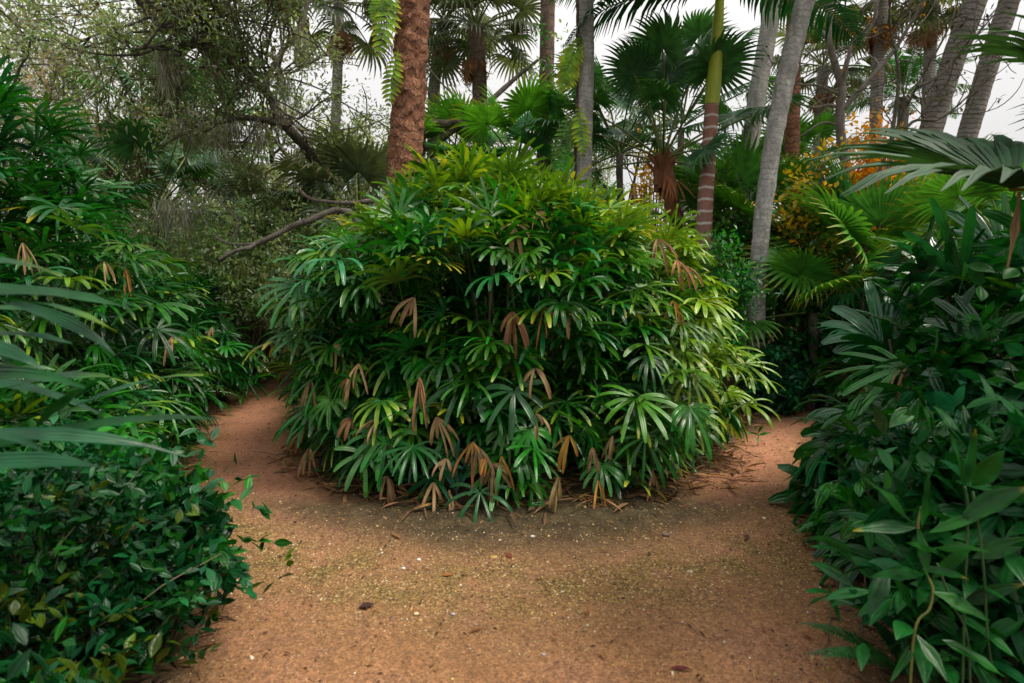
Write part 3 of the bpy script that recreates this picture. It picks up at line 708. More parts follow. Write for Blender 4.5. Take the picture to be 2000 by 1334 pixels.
# boot-based fan palm with orange leaf bases
pp = trunk_pts([(1322, 470), (1312, 400), (1300, 335), (1295, 300)], 9.1, 9.1, extra=0)
b = pp[0]; t = thing('fan_palm', 'short dark fan palm with a shaggy orange crown base and long upright stalks', 'palm tree', (b[0], b[1], 0))
trunk(t, pp, 0.10, 0.125, M_BOOT, 24, 14, bump=0.03, bscale=12)
for k in range(12):
    a = k * 2.4; q = pp[-1] + np.array([math.cos(a) * 0.10, math.sin(a) * 0.10, -0.12 - 0.02 * k])
    mb = MB(); tube(mb, spline([q - [math.cos(a) * .02, math.sin(a) * .02, 0.28], q, q + np.array([math.cos(a) * 0.16, math.sin(a) * 0.16, 0.2])], 4), [0.05] * 4 + [0.045, 0.035, 0.028, 0.02, 0.015], 8); part('leaf_base', mb, M_BOOT, t)
add_fronds(t, pp[-1] - np.array([0, 0, 0.1]), DARKFAN, 17, (-8, 88), scale=(0.85, 1.15), spin=0.5)
for (x, y) in ((1305, 345), (1318, 352)):
    q = P(x, y, 8.9); mb = MB()
    blades(mb, np.tile(q, (7, 1)) + rng.normal(0, .03, (7, 3)), rng.normal(0, .25, (7, 3)) + [0, -.1, -1], np.tile([0, -1., 0], (7, 1)), 0.42, 0.03, 0.5, c0=TAN * [0.8, .6, .55]); part('dead_leaf', mb, M_DRY, t)

def simple_palm(pix, d0, d1, r0, r1, label, mat, crown=20, fronds=SABAL, el=(-30, 75), extra=0.0, name='palm_tree', scale=(0.85, 1.1), skirt=5, group=None, bump=0.008):
    pp = trunk_pts(pix, d0, d1, extra=extra)
    b = pp[0]; t = thing(name, label, 'palm tree', (b[0], b[1], 0), group)
    s = trunk(t, pp, r0, r1, mat, 18, 24, bump=bump)
    add_fronds(t, s[-1], fronds, crown, el, scale=scale, skirt=skirt, skirt_mesh=DEADFAN)
    return t, s
simple_palm([(942, 340), (938, 220), (935, 120), (930, 55)], 14, 14, 0.19, 0.17, 'thin cabbage palm with its round crown between the red trunk and the grey trunk', M_BARK_BROWN, 26, scale=(0.95, 1.25))
simple_palm([(1062, 360), (1066, 240), (1068, 120), (1070, 0)], 12.5, 12.5, 0.16, 0.15, 'narrow brown-footed grey trunk wrapped in leafy vine near the pale trunk', M_BARK_BROWN, 11, extra=2.5)
simple_palm([(650, 420), (655, 260), (660, 120), (662, 5)], 15, 15, 0.13, 0.12, 'pale green cabbage palm crown at the top edge, beside the red trunk', M_BARK_GREY2, 26, scale=(1.0, 1.3))
simple_palm([(845, 420), (846, 270), (850, 150), (868, 40)], 16, 16, 0.17, 0.16, 'cabbage palm with dead brown skirt just beyond the red trunk', M_BARK_GREY2, 24, skirt=14, scale=(1, 1.25))
simple_palm([(1448, 410), (1462, 300), (1480, 180), (1512, 0)], 9.5, 10, 0.13, 0.15, 'slender pale grey curved trunk half hidden beyond the leaning ringed trunk', M_BARK_GREY, 11, extra=2)
simple_palm([(1545, 420), (1548, 200), (1550, 60), (1552, 0)], 13, 13, 0.16, 0.15, 'reddish narrow trunk seen past the upper side of the leaning ringed trunk', M_BARK_RED, 11, extra=2)
simple_palm([(1706, 420), (1710, 260), (1715, 120), (1722, 20)], 13, 13, 0.13, 0.12, 'upright grey cabbage palm whose drooping crown meets the top edge above orange leaves', M_BARK_GREY2, 24, scale=(0.9, 1.15), extra=0.3)
simple_palm([(1806, 400), (1812, 200), (1818, 80), (1822, 20)], 15, 15, 0.14, 0.13, 'distant straight grey trunk with a ragged crown, close to the first stout leaning trunk', M_BARK_GREY2, 22, extra=0.4)
simple_palm([(1765, 470), (1800, 320), (1850, 150), (1905, 0)], 8.2, 7.8, 0.145, 0.132, 'first of two stout grey-brown trunks leaning outward against white sky', M_BARK_GREY2, 11, extra=2.6, bump=0.01)
simple_palm([(1850, 420), (1880, 300), (1920, 160), (1972, 0)], 9.2, 8.8, 0.14, 0.13, 'second of two stout grey-brown trunks leaning outward, nearer the frame edge', M_BARK_GREY2, 11, extra=2.6, bump=0.01)
simple_palm([(1600, 260), (1602, 200), (1606, 160), (1608, 130)], 17, 17, 0.16, 0.15, 'far cabbage palm whose fan crown shows between leaning trunk and forked bare tree', M_BARK_GREY2, 22, scale=(1, 1.25))
simple_palm([(1760, 300), (1762, 250), (1765, 210), (1766, 190)], 18, 18, 0.16, 0.15, 'far feathery palm with spiky crown before the white sky gap', M_BARK_GREY2, 18, fronds=[PIN[0]], el=(-10, 70), scale=(0.7, 0.9), skirt=0)
# palm with boots at the end of the left branch
pp = trunk_pts([(508, 620), (506, 540), (502, 470), (500, 430)], 10.2, 10.2, extra=0)
t = thing('palm_tree', 'stocky palm with criss-cross brown leaf boots where the narrow path disappears', 'palm tree', (pp[0][0], pp[0][1], 0))
trunk(t, pp, 0.17, 0.20, M_BOOT2, 24, 14, bump=0.05, bscale=8)
add_fronds(t, pp[-1], SABAL, 16, (-10, 75), skirt=8, skirt_mesh=DEADFAN, scale=(0.6, 0.85))

# low fan palms
def palmetto(px, py, d, label, n=14, meshes=PALMETTO, sc=(0.9, 1.2), el=(-5, 75), z=None, skirt=0, group=None):
    q = P(px, py, d); g = np.array([q[0], q[1], 0.0])
    t = thing('fan_palm', label, 'fan palm', g, group)
    top = np.array([q[0], q[1], max(q[2], 0.25)])
    mb = MB(); tube(mb, spline([g - [0, 0, .05], (g + top) / 2 + [0.04, 0, 0], top], 6), 0.07, 12, np.array([1., 1, 1]), 0.02, 8); part('trunk', mb, M_BARK_OAK, t)
    add_fronds(t, top, meshes, n, el, scale=sc, skirt=skirt, skirt_mesh=DEADFAN, spin=0.4)
palmetto(1600, 560, 8.4, 'broad green fan palm spreading long ribbed leaves right beyond the leaning trunk', 18, sc=(0.85, 1.1))
palmetto(1440, 470, 9.4, 'blue-green fan palm standing upright between the clump and the leaning trunk', 16)
palmetto(1690, 560, 7.6, 'low fan palm with a dry yellow split leaf over the dark path bend', 16, skirt=3, sc=(0.9, 1.2))
palmetto(1830, 430, 8.4, 'fan palm under the two stout trunks with tilted fans', 12, sc=(0.6, 0.8))
palmetto(1960, 470, 6.2, 'fan palm at the picture edge under the second stout trunk', 10, sc=(0.55, 0.75))
palmetto(1520, 600, 11, 'dark low fan palm in shade past the leaning trunk foot', 12, meshes=DARKFAN)
palmetto(1210, 300, 11, 'dark fan palm just beyond the pale grey trunk above the clump', 18, meshes=DARKFAN, sc=(0.9, 1.3))
palmetto(575, 390, 12.5, 'grey-green fan palm behind the mossy oak limb', 12, meshes=SABAL, sc=(0.6, 0.8))
palmetto(300, 420, 10, 'fan palm peeking over the tall lady palm hedge under hanging moss', 14, meshes=DARKFAN)
palmetto(370, 280, 14, 'dark fan palm under the oak fork behind a moss curtain', 16, meshes=DARKFAN, sc=(1.1, 1.4))
palmetto(700, 440, 10, 'shaggy fan palm low beside the foot of the red trunk', 16, meshes=SABAL, skirt=6)
palmetto(880, 330, 13, 'fan palm with yellowing leaves in the gap between red and grey trunks', 16)
palmetto(1010, 320, 12, 'bright fan palm peeking above the middle of the clump', 14)
palmetto(420, 520, 13, 'fan palm with dead yellow skirt in the shade behind the lower hedge', 14, meshes=SABAL, skirt=8)
palmetto(1560, 340, 14, 'fan palm among orange leaves past the leaning trunk', 14)
palmetto(1330, 250, 13, 'tall-stalked dark fan palm beside the white-ringed trunk', 18, meshes=DARKFAN, sc=(1.0, 1.3))

# ------------------------------------------------------------------ broadleaf trees, shrubs, moss
def grow(mb, p, d, L, r, lvl, mx, twigs, wob=0.22, upb=0.04, kids=(3, 5), ang=(28, 62), shrink=(0.55, 0.78)):
    n = 5; pts = [np.array(p)]; d = nrm(np.array(d, float))
    for k in range(n):
        d = nrm(d + rng.normal(0, wob, 3) * 0.6 + [0, 0, upb]); pts.append(pts[-1] + d * L / n)
    pts = np.array(pts)
    tube(mb, pts, np.linspace(r, r * 0.55, n + 1), 8 if lvl < 2 else 5, np.array([1., 1, 1]) * random.uniform(0.8, 1.1))
    if lvl >= mx:
        twigs.append(pts); return
    for k in range(random.randint(*kids)):
        f = random.uniform(0.3, 1.0) if k else 1.0
        q = pts[min(int(f * n), n)]; a = rng.normal(0, 1, 3); a = nrm(a - d * a.dot(d))
        t = rad(random.uniform(*ang)) * (0.5 if k == 0 else 1)
        grow(mb, q, d * math.cos(t) + a * math.sin(t), L * random.uniform(*shrink), r * (0.62 if k else 0.75), lvl + 1, mx, twigs, wob, upb, kids, ang, shrink)
def limb(mb, pts, r0, r1, sides=10, m=6, bump=0.0):
    s = spline(pts, m); tube(mb, s, np.linspace(r0, r1, len(s)), sides, np.array([1., 1, 1]), bump, 12); return s
def leaves_on(mb, twigs, per, L, W, cols, spread=0.06, prof='oak', droop=0.3, from_=0.2, tips=None):
    B, D, c = [], [], []
    for tw in twigs:
        n = np.random.default_rng(len(B)).integers(int(per * 0.7), int(per * 1.3) + 1)
        f = rng.uniform(from_, 1, n) * (len(tw) - 1.001); i = f.astype(int); fr = (f - i)[:, None]
        B.append(tw[i] * (1 - fr) + tw[i + 1] * fr + rng.normal(0, spread, (n, 3)))
        D.append(nrm(tw[i + 1] - tw[i]) * 0.5 + rng.normal(0, 0.7, (n, 3)))
        k = random.choice(cols); c.append(np.tile(k, (n, 1)) * rng.uniform(0.65, 1.35, (n, 1)))
    B, D, c = np.concatenate(B), nrm(np.concatenate(D)), np.concatenate(c)
    up = nrm(rng.normal(0, 0.5, (len(B), 3)) + [0, 0, 1]) + 1e-4
    blades(mb, B, D, up, rng.uniform(L * 0.7, L * 1.25, len(B)), rng.uniform(W * 0.75, W * 1.2, len(B)), droop, prof=prof, fold=0.25, c0=c, c1=tips, tip=0.6, twist=0.3)

def bush(px, py, d, rx, H, label, leafL=0.08, leafW=0.035, cols=(GREEN,), n=90, per=30, cat='shrub', name='shrub', ry=None, prof='oak', mat=None, base=None, group=None, stemc=(0.10, 0.085, 0.05), low=0.15, spread=0.06, droop=0.3):
    q = P(px, py, d) if base is None else np.array(base, float)
    g = np.array([q[0], q[1], gz(q[0], q[1])]); ry = ry or rx
    t = thing(name, label, cat, g, group)
    mb, tw = MB(), []
    for k in range(n):
        a = random.uniform(0, 6.283); z = random.uniform(low, 1) ** 0.8; rr = math.sqrt(max(1 - (z * 0.95) ** 3, 0.02)) * random.uniform(0.4, 1.1)
        rr *= 1 + 0.45 * noise.noise(Vector((a * 1.2, z * 3, px * 0.01)))
        e = g + [rx * rr * math.cos(a), ry * rr * math.sin(a), H * z * random.uniform(0.88, 1.06)]
        b = g + np.array([rx * 0.25 * rr * math.cos(a), ry * 0.25 * rr * math.sin(a), -0.03])
        m = b * 0.45 + e * 0.55 + [0, 0, H * z * 0.16] + rng.normal(0, 0.06 * rx, 3)
        s = spline([b, m, e], 4); tube(mb, s, np.linspace(0.008, 0.002, len(s)) * (0.5 + H * 0.25), 5, np.array(stemc) * random.uniform(.7, 1.2)); tw.append(s[4:])
        for kk in range(2):
            s2 = np.array([s[5 + kk], s[5 + kk] + rng.normal(0, 0.12 * rx, 3) + (e - g) * 0.08, s[5 + kk] + rng.normal(0, 0.2 * rx, 3) + (e - g) * 0.16]); tw.append(s2)
    part('stem', mb, M_STEM, t)
    mb = MB(); leaves_on(mb, tw, per / 3, leafL, leafW, cols, spread=spread, prof=prof, droop=droop); part('foliage', mb, mat or M_SMALL, t)
    return t

MYRT = [OAKG * 1.1, OAKG * [0.9, 1.1, 0.9], np.array([0.34, 0.41, 0.20]), np.array([0.27, 0.33, 0.21]), np.array([0.18, 0.32, 0.09])]
DARKG = [DEEP * 1.2, GREEN * 0.8, np.array([0.018, 0.075, 0.04])]
ORNG = [np.array([0.72, 0.40, 0.02]), np.array([0.65, 0.27, 0.015]), np.array([0.55, 0.45, 0.03])]
BRT = [np.array([0.08, 0.22, 0.02]), np.array([0.05, 0.17, 0.02]), np.array([0.12, 0.25, 0.03])]
OAKD = [np.array([0.20, 0.18, 0.145]), np.array([0.24, 0.20, 0.165]), np.array([0.17, 0.21, 0.11])]
OAKM = [np.array([0.12, 0.20, 0.085]), np.array([0.17, 0.235, 0.125]), np.array([0.20, 0.21, 0.155])]

# mossy oak
t = thing('oak_tree', 'mossy live oak with a crooked forked limb sweeping up over the hedge', 'oak tree', (P(660, 600, 11)[0], 11, 0))
mb, tw = MB(), []
D_ = 8.8
limb(mb, [(P(660, 600, 11)[0], 11, -0.05), P(670, 480, 10.8), P(642, 380, 10.2), P(604, 300, 9.4), P(562, 250, D_)], 0.10, 0.075, 14, 8, 0.012)
l1 = limb(mb, [P(562, 250, D_), P(541, 225, D_), P(525, 185, D_), P(480, 145, 8.6), P(435, 105, 8.5), P(385, 88, 8.4), P(340, 62, 8.2), P(290, 25, 8.0), P(250, -30, 7.8)], 0.068, 0.04, 12, 8, 0.01)
l2 = limb(mb, [P(562, 250, D_), P(525, 236, 8.7), P(470, 230, 8.5), P(420, 240, 8.3), P(360, 236, 8.2), P(325, 225, 8.1), P(300, 222, 8.0)], 0.05, 0.022, 10, 8, 0.008)
l3 = limb(mb, [P(525, 190, D_), P(520, 160, 8.9), P(530, 138, 9.1), P(555, 95, 9.4), P(585, 60, 9.6), P(600, 10, 9.8), P(610, -50, 10)], 0.05, 0.028, 10, 6, 0.008)
l4 = limb(mb, [P(420, 240, 8.3), P(400, 228, 8.2), P(375, 218, 8.0), P(330, 222, 7.9)], 0.03, 0.012, 8, 6)
l5 = limb(mb, [P(385, 88, 8.4), P(350, 95, 8.0), P(310, 90, 7.6), P(262, 96, 7.3)], 0.04, 0.015, 8, 6)
for s, k, L in ((l1, 22, 1.2), (l2, 6, 0.5), (l3, 18, 1.3), (l5, 7, 0.8)):
    for i in range(k):
        q = s[int(len(s) * (0.2 + 0.8 * i / k))]; a = rng.normal(0, 1, 3) + [-0.2, 0, 0.45]
        grow(mb, q, a, L * random.uniform(0.7, 1.2), 0.020, 0, 2, tw, kids=(3, 4))
part('trunk', mb, M_BARK_OAK, t)
mb = MB(); leaves_on(mb, tw, 42, 0.075, 0.030, OAKM, spread=0.10); part('crown', mb, M_SMALL, t)
# dense dull oak filling the upper corner
def broad_tree(px, py, d, label, r, H, cols, per, leafL, mx=3, spreadL=1.5, lean=(0, 0, 1), n=7, name='broadleaf_tree', mat=None, spread=0.1, at=None, ht=0.35):
    q = P(px, py, d) if at is None else at; g = np.array([q[0], q[1], 0])
    t = thing(name, label, 'tree', g); mb, tw = MB(), []
    top = g + np.array(lean) * H * 0.55
    s = limb(mb, [g - [0, 0, .05], g * 0.6 + top * 0.4 + rng.normal(0, .1, 3) * [1, 1, 0], top], r, r * 0.6, 14, 8, 0.01)
    for i in range(n):
        q = s[int((len(s) - 1) * (ht + (1 - ht) * i / max(n - 1, 1)))]; a = i * 2.4 + random.random()
        grow(mb, q, np.array([math.cos(a), math.sin(a), random.uniform(0.25, 0.9)]), spreadL * random.uniform(0.8, 1.2), r * 0.30, 0, mx, tw, kids=(3, 4))
    part('trunk', mb, M_BARK_OAK, t)
    mb = MB(); leaves_on(mb, tw, per, leafL, leafL * 0.42, cols, spread=spread); part('crown', mb, mat or M_SMALL, t)
    return t
broad_tree(40, 400, 13, 'dull grey-brown oak with dense twiggy crown above the tall dark hedge', 0.17, 8.6, OAKD + OAKM, 62, 0.10, 3, 2.6, n=7, ht=0.5)
broad_tree(-220, 400, 12, 'grey-brown twiggy oak reaching in at the upper corner over the hedge', 0.17, 8.2, OAKD + OAKM[:1], 76, 0.10, 3, 2.6, n=8, ht=0.5)
broad_tree(170, 400, 14.5, 'tangled grey-brown oak crown against the sky above the hedge crest', 0.14, 9.6, OAKM + OAKD[2:], 46, 0.11, 3, 2.4, n=7, ht=0.5)
broad_tree(330, 500, 17, 'brownish leafy oak seen through the twigs between hedge and mossy oak', 0.18, 9.0, MYRT + OAKM, 46, 0.12, 3, 2.4, n=8, ht=0.35)
broad_tree(690, 500, 12.5, 'grey-green dense leafy tree close behind the reddish trunk', 0.16, 6.5, MYRT, 34, 0.085, 3, 1.6, n=9)
broad_tree(545, 500, 15, 'pale grey-green tree filling the gap beyond the mossy oak limb', 0.18, 8.0, MYRT + OAKM, 30, 0.10, 3, 2.2, n=8)
broad_tree(960, 500, 15.5, 'thin-leaved tree with white sky showing through between the red and pale trunks', 0.15, 8.0, MYRT + OAKM, 26, 0.09, 3, 1.8, lean=(0.05, 0, 1), n=7)
broad_tree(1075, 500, 16.5, 'leafy tree around the narrow vine-wrapped trunk in the middle', 0.15, 9.0, OAKM + MYRT[:2], 30, 0.09, 3, 1.7, n=7)
broad_tree(1235, 500, 17.5, 'light leafy tree filling the gaps beyond the dark fan palm', 0.14, 8.5, OAKM + [GREEN * 1.3], 40, 0.10, 3, 1.9, n=8, ht=0.3)
broad_tree(1640, 500, 19, 'distant leafy tree low beyond the bare forked tree', 0.14, 6.5, OAKM + [GREEN * 1.3], 40, 0.11, 3, 1.9, n=8, ht=0.25)
broad_tree(1480, 500, 17, 'dark green tree far beyond the white-ringed trunk', 0.16, 7.0, DARKG + OAKM, 18, 0.11, 3, 1.9, n=8)
# leaning bare branch across the sky gap
t = thing('fallen_tree', 'grey leaning dead limb crossing the white sky gap behind the clump', 'dead tree', (P(840, 420, 12)[0], 12, 0))
mb = MB(); g = np.array([P(790, 420, 12)[0], 12, 0.])
s = limb(mb, [g, P(815, 300, 12), P(880, 240, 12), P(915, 252, 12)], 0.10, 0.07, 10, 6, 0.01)
limb(mb, [P(830, 290, 12), P(925, 225, 12.2), P(960, 195, 12.4), P(1010, 150, 12.6), P(1060, 110, 12.8)], 0.09, 0.03, 10, 6, 0.01)
limb(mb, [P(885, 243, 12), P(905, 210, 12), P(860, 160, 12), P(835, 130, 12)], 0.03, 0.012, 6, 6)
part('limb', mb, M_BARK_OAK, t)
# lichen covered low branches
t = thing('fallen_branch', 'pale lichen-crusted dead branch bending low beside the clump over the path end', 'branch', P(640, 560, 8.2) * [1, 1, 0])
mb = MB()
limb(mb, [P(760, 700, 8.3) * [1, 1, 0], P(735, 560, 8.3), P(700, 440, 8.2), P(685, 417, 8.2), P(651, 411, 8.1), P(615, 426, 8), P(575, 440, 8), P(537, 460, 7.9), P(503, 476, 7.9), P(483, 485, 7.8), P(455, 492, 7.8), P(430, 508, 7.8)], 0.055, 0.028, 10, 6, 0.012)
limb(mb, [P(700, 440, 8.3), P(735, 395, 8.4), P(687, 397, 8.4), P(640, 394, 8.4), P(600, 385, 8.5), P(570, 350, 8.5)], 0.045, 0.015, 8, 6, 0.008)
limb(mb, [P(503, 476, 7.9), P(450, 476, 8), P(415, 455, 8.1), P(385, 405, 8.2), P(350, 365, 8.3)], 0.02, 0.009, 6, 6)
limb(mb, [P(450, 476, 8), P(465, 435, 8), P(440, 405, 8), P(420, 380, 8)], 0.014, 0.006, 6, 6)
part('limb', mb, bark_mat('lichen_bark', (0.16, 0.13, 0.10), (0.30, 0.27, 0.22), (0.05, 0.04, 0.03), 0.6, 30, bump=0.9, lich=(0.42, 0.42, 0.36)), t)

# hanging moss
MOSS = [(385, 238, 95, 34, 8.25), (425, 240, 105, 40, 8.3), (455, 232, 70, 34, 8.45), (500, 232, 85, 40, 8.6), (318, 90, 130, 26, 7.7), (470, 135, 70, 34, 8.6),
        (555, 135, 110, 30, 9.1), (325, 385, 105, 30, 8.2), (362, 392, 90, 22, 8.2), (540, 210, 60, 24, 8.8), (415, 95, 80, 30, 8.5), (590, 60, 90, 26, 9.6), (350, 228, 60, 24, 8.1)]
mlab = ['long grey-green', 'widest grey-green', 'short wispy', 'thick', 'thin drooping', 'faint', 'ragged', 'greyish low', 'narrow low', 'small', 'loose', 'pale', 'smallest']
mplace = ['hanging mid way along the level oak limb', 'hanging under the level oak limb by its bend', 'just inside the fork on the level oak limb', 'near the oak fork', 'from the thin outer oak branch', 'below the sweeping oak limb',
          'on the upright oak branch', 'curtain above the tall hedge crest', 'strand next to the low curtain by the hedge', 'tuft at the oak fork', 'from the upper bend of the sweeping oak limb', 'high on the upright oak branch', 'tuft at the tip of the level oak limb']
for (x, y, h, w_, d), a, b in zip(MOSS, mlab, mplace):
    top = P(x, y, d); sc = d / FPX; n = 110
    mb = MB(); B = top + np.stack([rng.uniform(-.4, .4, n) * w_ * sc, rng.normal(0, 0.07, n), -np.abs(rng.normal(0, 0.22, n)) * h * sc], -1)
    c = np.array([0.32, 0.32, 0.25]) * rng.uniform(0.6, 1.25, (n, 1))
    blades(mb, B, nrm(rng.normal(0, 0.22, (n, 3)) + [0, 0, -1]), rng.normal(0, 1, (n, 3)), rng.uniform(0.2, 0.6, n) * h * sc, rng.uniform(0.006, 0.014, n), 0.6, prof='moss', c0=c, twist=1.0, wave=0.4)
    o = link('spanish_moss', mb.mesh('spanish_moss', top), M_MOSS, None, top); tag(o, f'{a} spanish moss {b}', 'moss', 'moss bunches hanging from branches')

# shrubs behind
bush(385, 560, 10.4, 0.95, 1.6, 'dark green small-leaved shrub between the hedge and the booted palm', 0.085, 0.045, DARKG, 110, 60)
bush(615, 430, 9.2, 1.35, 2.75, 'grey-green myrtle shrub directly above the lichen branch', 0.075, 0.036, MYRT, 110, 100)
bush(450, 430, 9.0, 1.35, 2.85, 'tall grey-green shrub with pale leaf tips under the moss curtain', 0.075, 0.036, MYRT, 110, 100)
bush(310, 430, 9.8, 1.4, 2.9, 'olive shrub peeping over the dark hedge below the dull oak', 0.085, 0.038, MYRT + OAKM, 110, 90)
bush(120, 430, 12, 2.2, 3.6, 'dusky shrub thicket behind the crest of the tall hedge', 0.10, 0.04, OAKM, 130, 50)
bush(740, 430, 11, 1.3, 3.6, 'olive shrub around the foot of the reddish trunk', 0.08, 0.035, MYRT, 130, 50)
bush(1418, 420, 8.9, 0.55, 3.25, 'bright yellow-green leafy sapling before the white-ringed trunk', 0.12, 0.05, BRT, 40, 36, prof='lance', low=0.6)
bush(1405, 560, 7.1, 0.55, 2.15, 'fresh green leafy shrub between the clump and the leaning trunk', 0.075, 0.035, [GREEN * 1.3, BRT[1], BLUEG], 80, 48, prof='lance')
bush(1512, 640, 7.15, 0.34, 0.80, 'small dark glossy vine shrub climbing round the leaning trunk foot', 0.085, 0.045, DARKG + [BLUEG], 46, 42, prof='ovate', mat=M_LEAF)
bush(1590, 760, 7.9, 0.75, 0.75, 'dark low leafy undergrowth at the bend of the shaded branch path', 0.10, 0.045, DARKG, 60, 36)
bush(1730, 640, 7.0, 0.9, 1.2, 'shadowy leafy bush past the path bend below the split yellow fan', 0.10, 0.05, DARKG, 70, 40)
bush(905, 340, 11.5, 1.3, 3.6, 'leafy green shrub peeking over the clump by the red trunk', 0.085, 0.04, MYRT + BRT[:1], 90, 40)
bush(1030, 340, 11.8, 1.3, 3.9, 'green shrub over the clump crest beside the pale trunk', 0.085, 0.04, [GREEN * 1.4, OAKG], 90, 40)
bush(1715, 260, 8.0, 0.55, 3.75, 'glowing orange leaved shrub between the bare forked tree and stout trunk', 0.075, 0.048, ORNG[:2], 60, 28, low=0.7, prof='ovate')
bush(1605, 350, 8.0, 0.7, 3.3, 'yellow leaved vine shrub just past the leaning trunk', 0.085, 0.055, [ORNG[2], ORNG[0], BRT[0]], 60, 34, low=0.55, prof='ovate')
bush(1275, 240, 11.6, 0.6, 4.6, 'sparse golden leaved sapling seen among dark fans', 0.085, 0.055, [ORNG[0], ORNG[2]], 34, 20, low=0.7, prof='ovate')
bush(1470, 350, 10.8, 0.6, 3.6, 'scattered amber leaved bush between the ringed and slender curved trunks', 0.085, 0.055, [ORNG[0], ORNG[2]], 34, 18, low=0.6, prof='ovate')
bush(1850, 340, 11, 1.3, 3.2, 'green shrub with a few rusty leaves between the two stout trunks', 0.09, 0.045, [GREEN, GREEN * 1.3, ORNG[1], DEEP], 90, 40)
bush(1660, 420, 10.5, 1.4, 2.9, 'dense green shrub under the bare forked tree', 0.09, 0.04, DARKG + [GREEN], 110, 44)
bush(1960, 420, 9.5, 1.3, 2.4, 'leafy green shrub at the edge below the second stout trunk', 0.09, 0.045, DARKG + [GREEN], 90, 44)
bush(560, 640, 12.5, 0.9, 1.5, 'fine bright green shrub at the very end of the narrow path', 0.06, 0.03, [GREEN * 1.4, GREEN], 90, 54)
bush(1300, 420, 10.0, 1.2, 2.6, 'dark leafy shrub under the orange crown base', 0.09, 0.04, DARKG, 90, 40)

bush(1555, 640, 7.9, 0.65, 1.75, 'bright green leafy undergrowth right beside the leaning trunk', 0.10, 0.04, [GREEN * 1.4, BRT[1], GREEN], 70, 60, prof='lance', low=0.05)
bush(1660, 650, 7.7, 0.8, 1.65, 'deep green leafy undergrowth below the split yellow fan', 0.10, 0.045, [GREEN, DEEP * 1.5, BLUEG], 70, 60, low=0.05)
bush(1790, 560, 8.2, 0.9, 1.9, 'green leafy thicket at the feet of the stout trunks', 0.10, 0.045, [GREEN, GREEN * 1.3, DEEP * 1.5], 80, 60, low=0.05)
palmetto(1590, 610, 7.5, 'small bright fan palm in front of the undergrowth with a yellow drooping fan', 13, sc=(0.6, 0.85), el=(-25, 60))

# bare forked tree with a few leaves
t = thing('bare_tree', 'bare forked grey tree with few leaves leaning beside the orange shrub', 'bare tree', P(1690, 620, 8.9) * [1, 1, 0])
mb, tw = MB(), []
B = 8.9
s0 = limb(mb, [P(1700, 700, B) * [1, 1, 0], P(1690, 480, B), P(1672, 390, B), P(1652, 320, B), P(1640, 240, B), P(1645, 170, B)], 0.085, 0.06, 12, 8, 0.006)
sA = limb(mb, [P(1645, 170, B), P(1632, 130, B), P(1620, 80, B), P(1619, 40, B), P(1622, 0, B), P(1615, -60, B)], 0.055, 0.035, 10, 8)
sB = limb(mb, [P(1645, 170, B), P(1655, 120, 8.8), P(1668, 80, 8.8), P(1700, 55, 8.7), P(1715, 0, 8.6), P(1730, -50, 8.6)], 0.035, 0.018, 8, 8)
sC = limb(mb, [P(1640, 220, B), P(1690, 165, 8.8), P(1745, 100, 8.7), P(1770, 60, 8.6), P(1800, 10, 8.5), P(1830, -40, 8.5)], 0.04, 0.016, 8, 8)
sD = limb(mb, [P(1640, 185, B), P(1600, 168, B), P(1560, 165, B), P(1500, 158, B)], 0.025, 0.01, 8, 6)
sE = limb(mb, [P(1642, 212, B), P(1620, 205, B), P(1590, 210, B), P(1550, 200, B), P(1500, 190, B)], 0.028, 0.01, 8, 6)
sF = limb(mb, [P(1622, 80, B), P(1600, 60, B), P(1580, 45, B), P(1560, 25, B), P(1520, 10, B)], 0.04, 0.025, 8, 6)
sG = limb(mb, [P(1640, 245, B), P(1605, 240, B), P(1570, 262, B), P(1550, 275, B)], 0.02, 0.008, 6, 6)
for s, k in ((sA, 3), (sB, 6), (sC, 8), (sD, 3), (sE, 3)):
    for i in range(k):
        q = s[int(len(s) * (0.3 + 0.69 * i / k))]
        grow(mb, q, rng.normal(0, 0.6, 3) + [0.3, 0, 0.6], 0.6, 0.010, 0, 1, tw, kids=(2, 3))
part('trunk', mb, M_BARK_BARE, t)
mb = MB(); leaves_on(mb, tw, 3, 0.07, 0.035, [np.array([0.06, 0.05, 0.035]), ORNG[1] * 0.6]); part('crown', mb, M_SMALL, t)
# twiggy branches by the stout trunks
t = thing('bare_tree', 'thin dark twiggy sapling with sparse leaves tangled before the stout trunks', 'bare tree', P(1690, 620, 7.4) * [1, 1, 0])
mb, tw = MB(), []
for pl in ([(1690, 640), (1690, 440), (1740, 280), (1790, 170), (1850, 60), (1880, -30)], [(1740, 280), (1755, 150), (1740, 60), (1738, -30)], [(1790, 170), (1830, 150), (1890, 90), (1940, 30)], [(1700, 420), (1770, 250), (1840, 230), (1930, 150)]):
    s = limb(mb, [P(x, y, 7.4) if y < 600 else P(x, y, 7.4) * [1, 1, 0] for x, y in pl], 0.026, 0.008, 7, 6)
    for i in range(9):
        grow(mb, s[int(len(s) * (0.35 + 0.64 * i / 9))], rng.normal(0, 0.7, 3) + [0.2, 0, 0.5], 0.5, 0.008, 0, 1, tw, kids=(2, 4))
part('trunk', mb, M_BARK_OAK, t)
mb = MB(); leaves_on(mb, tw, 3.2, 0.07, 0.03, [np.array([0.035, 0.035, 0.025]), np.array([0.05, 0.05, 0.03])]); part('crown', mb, M_SMALL, t)

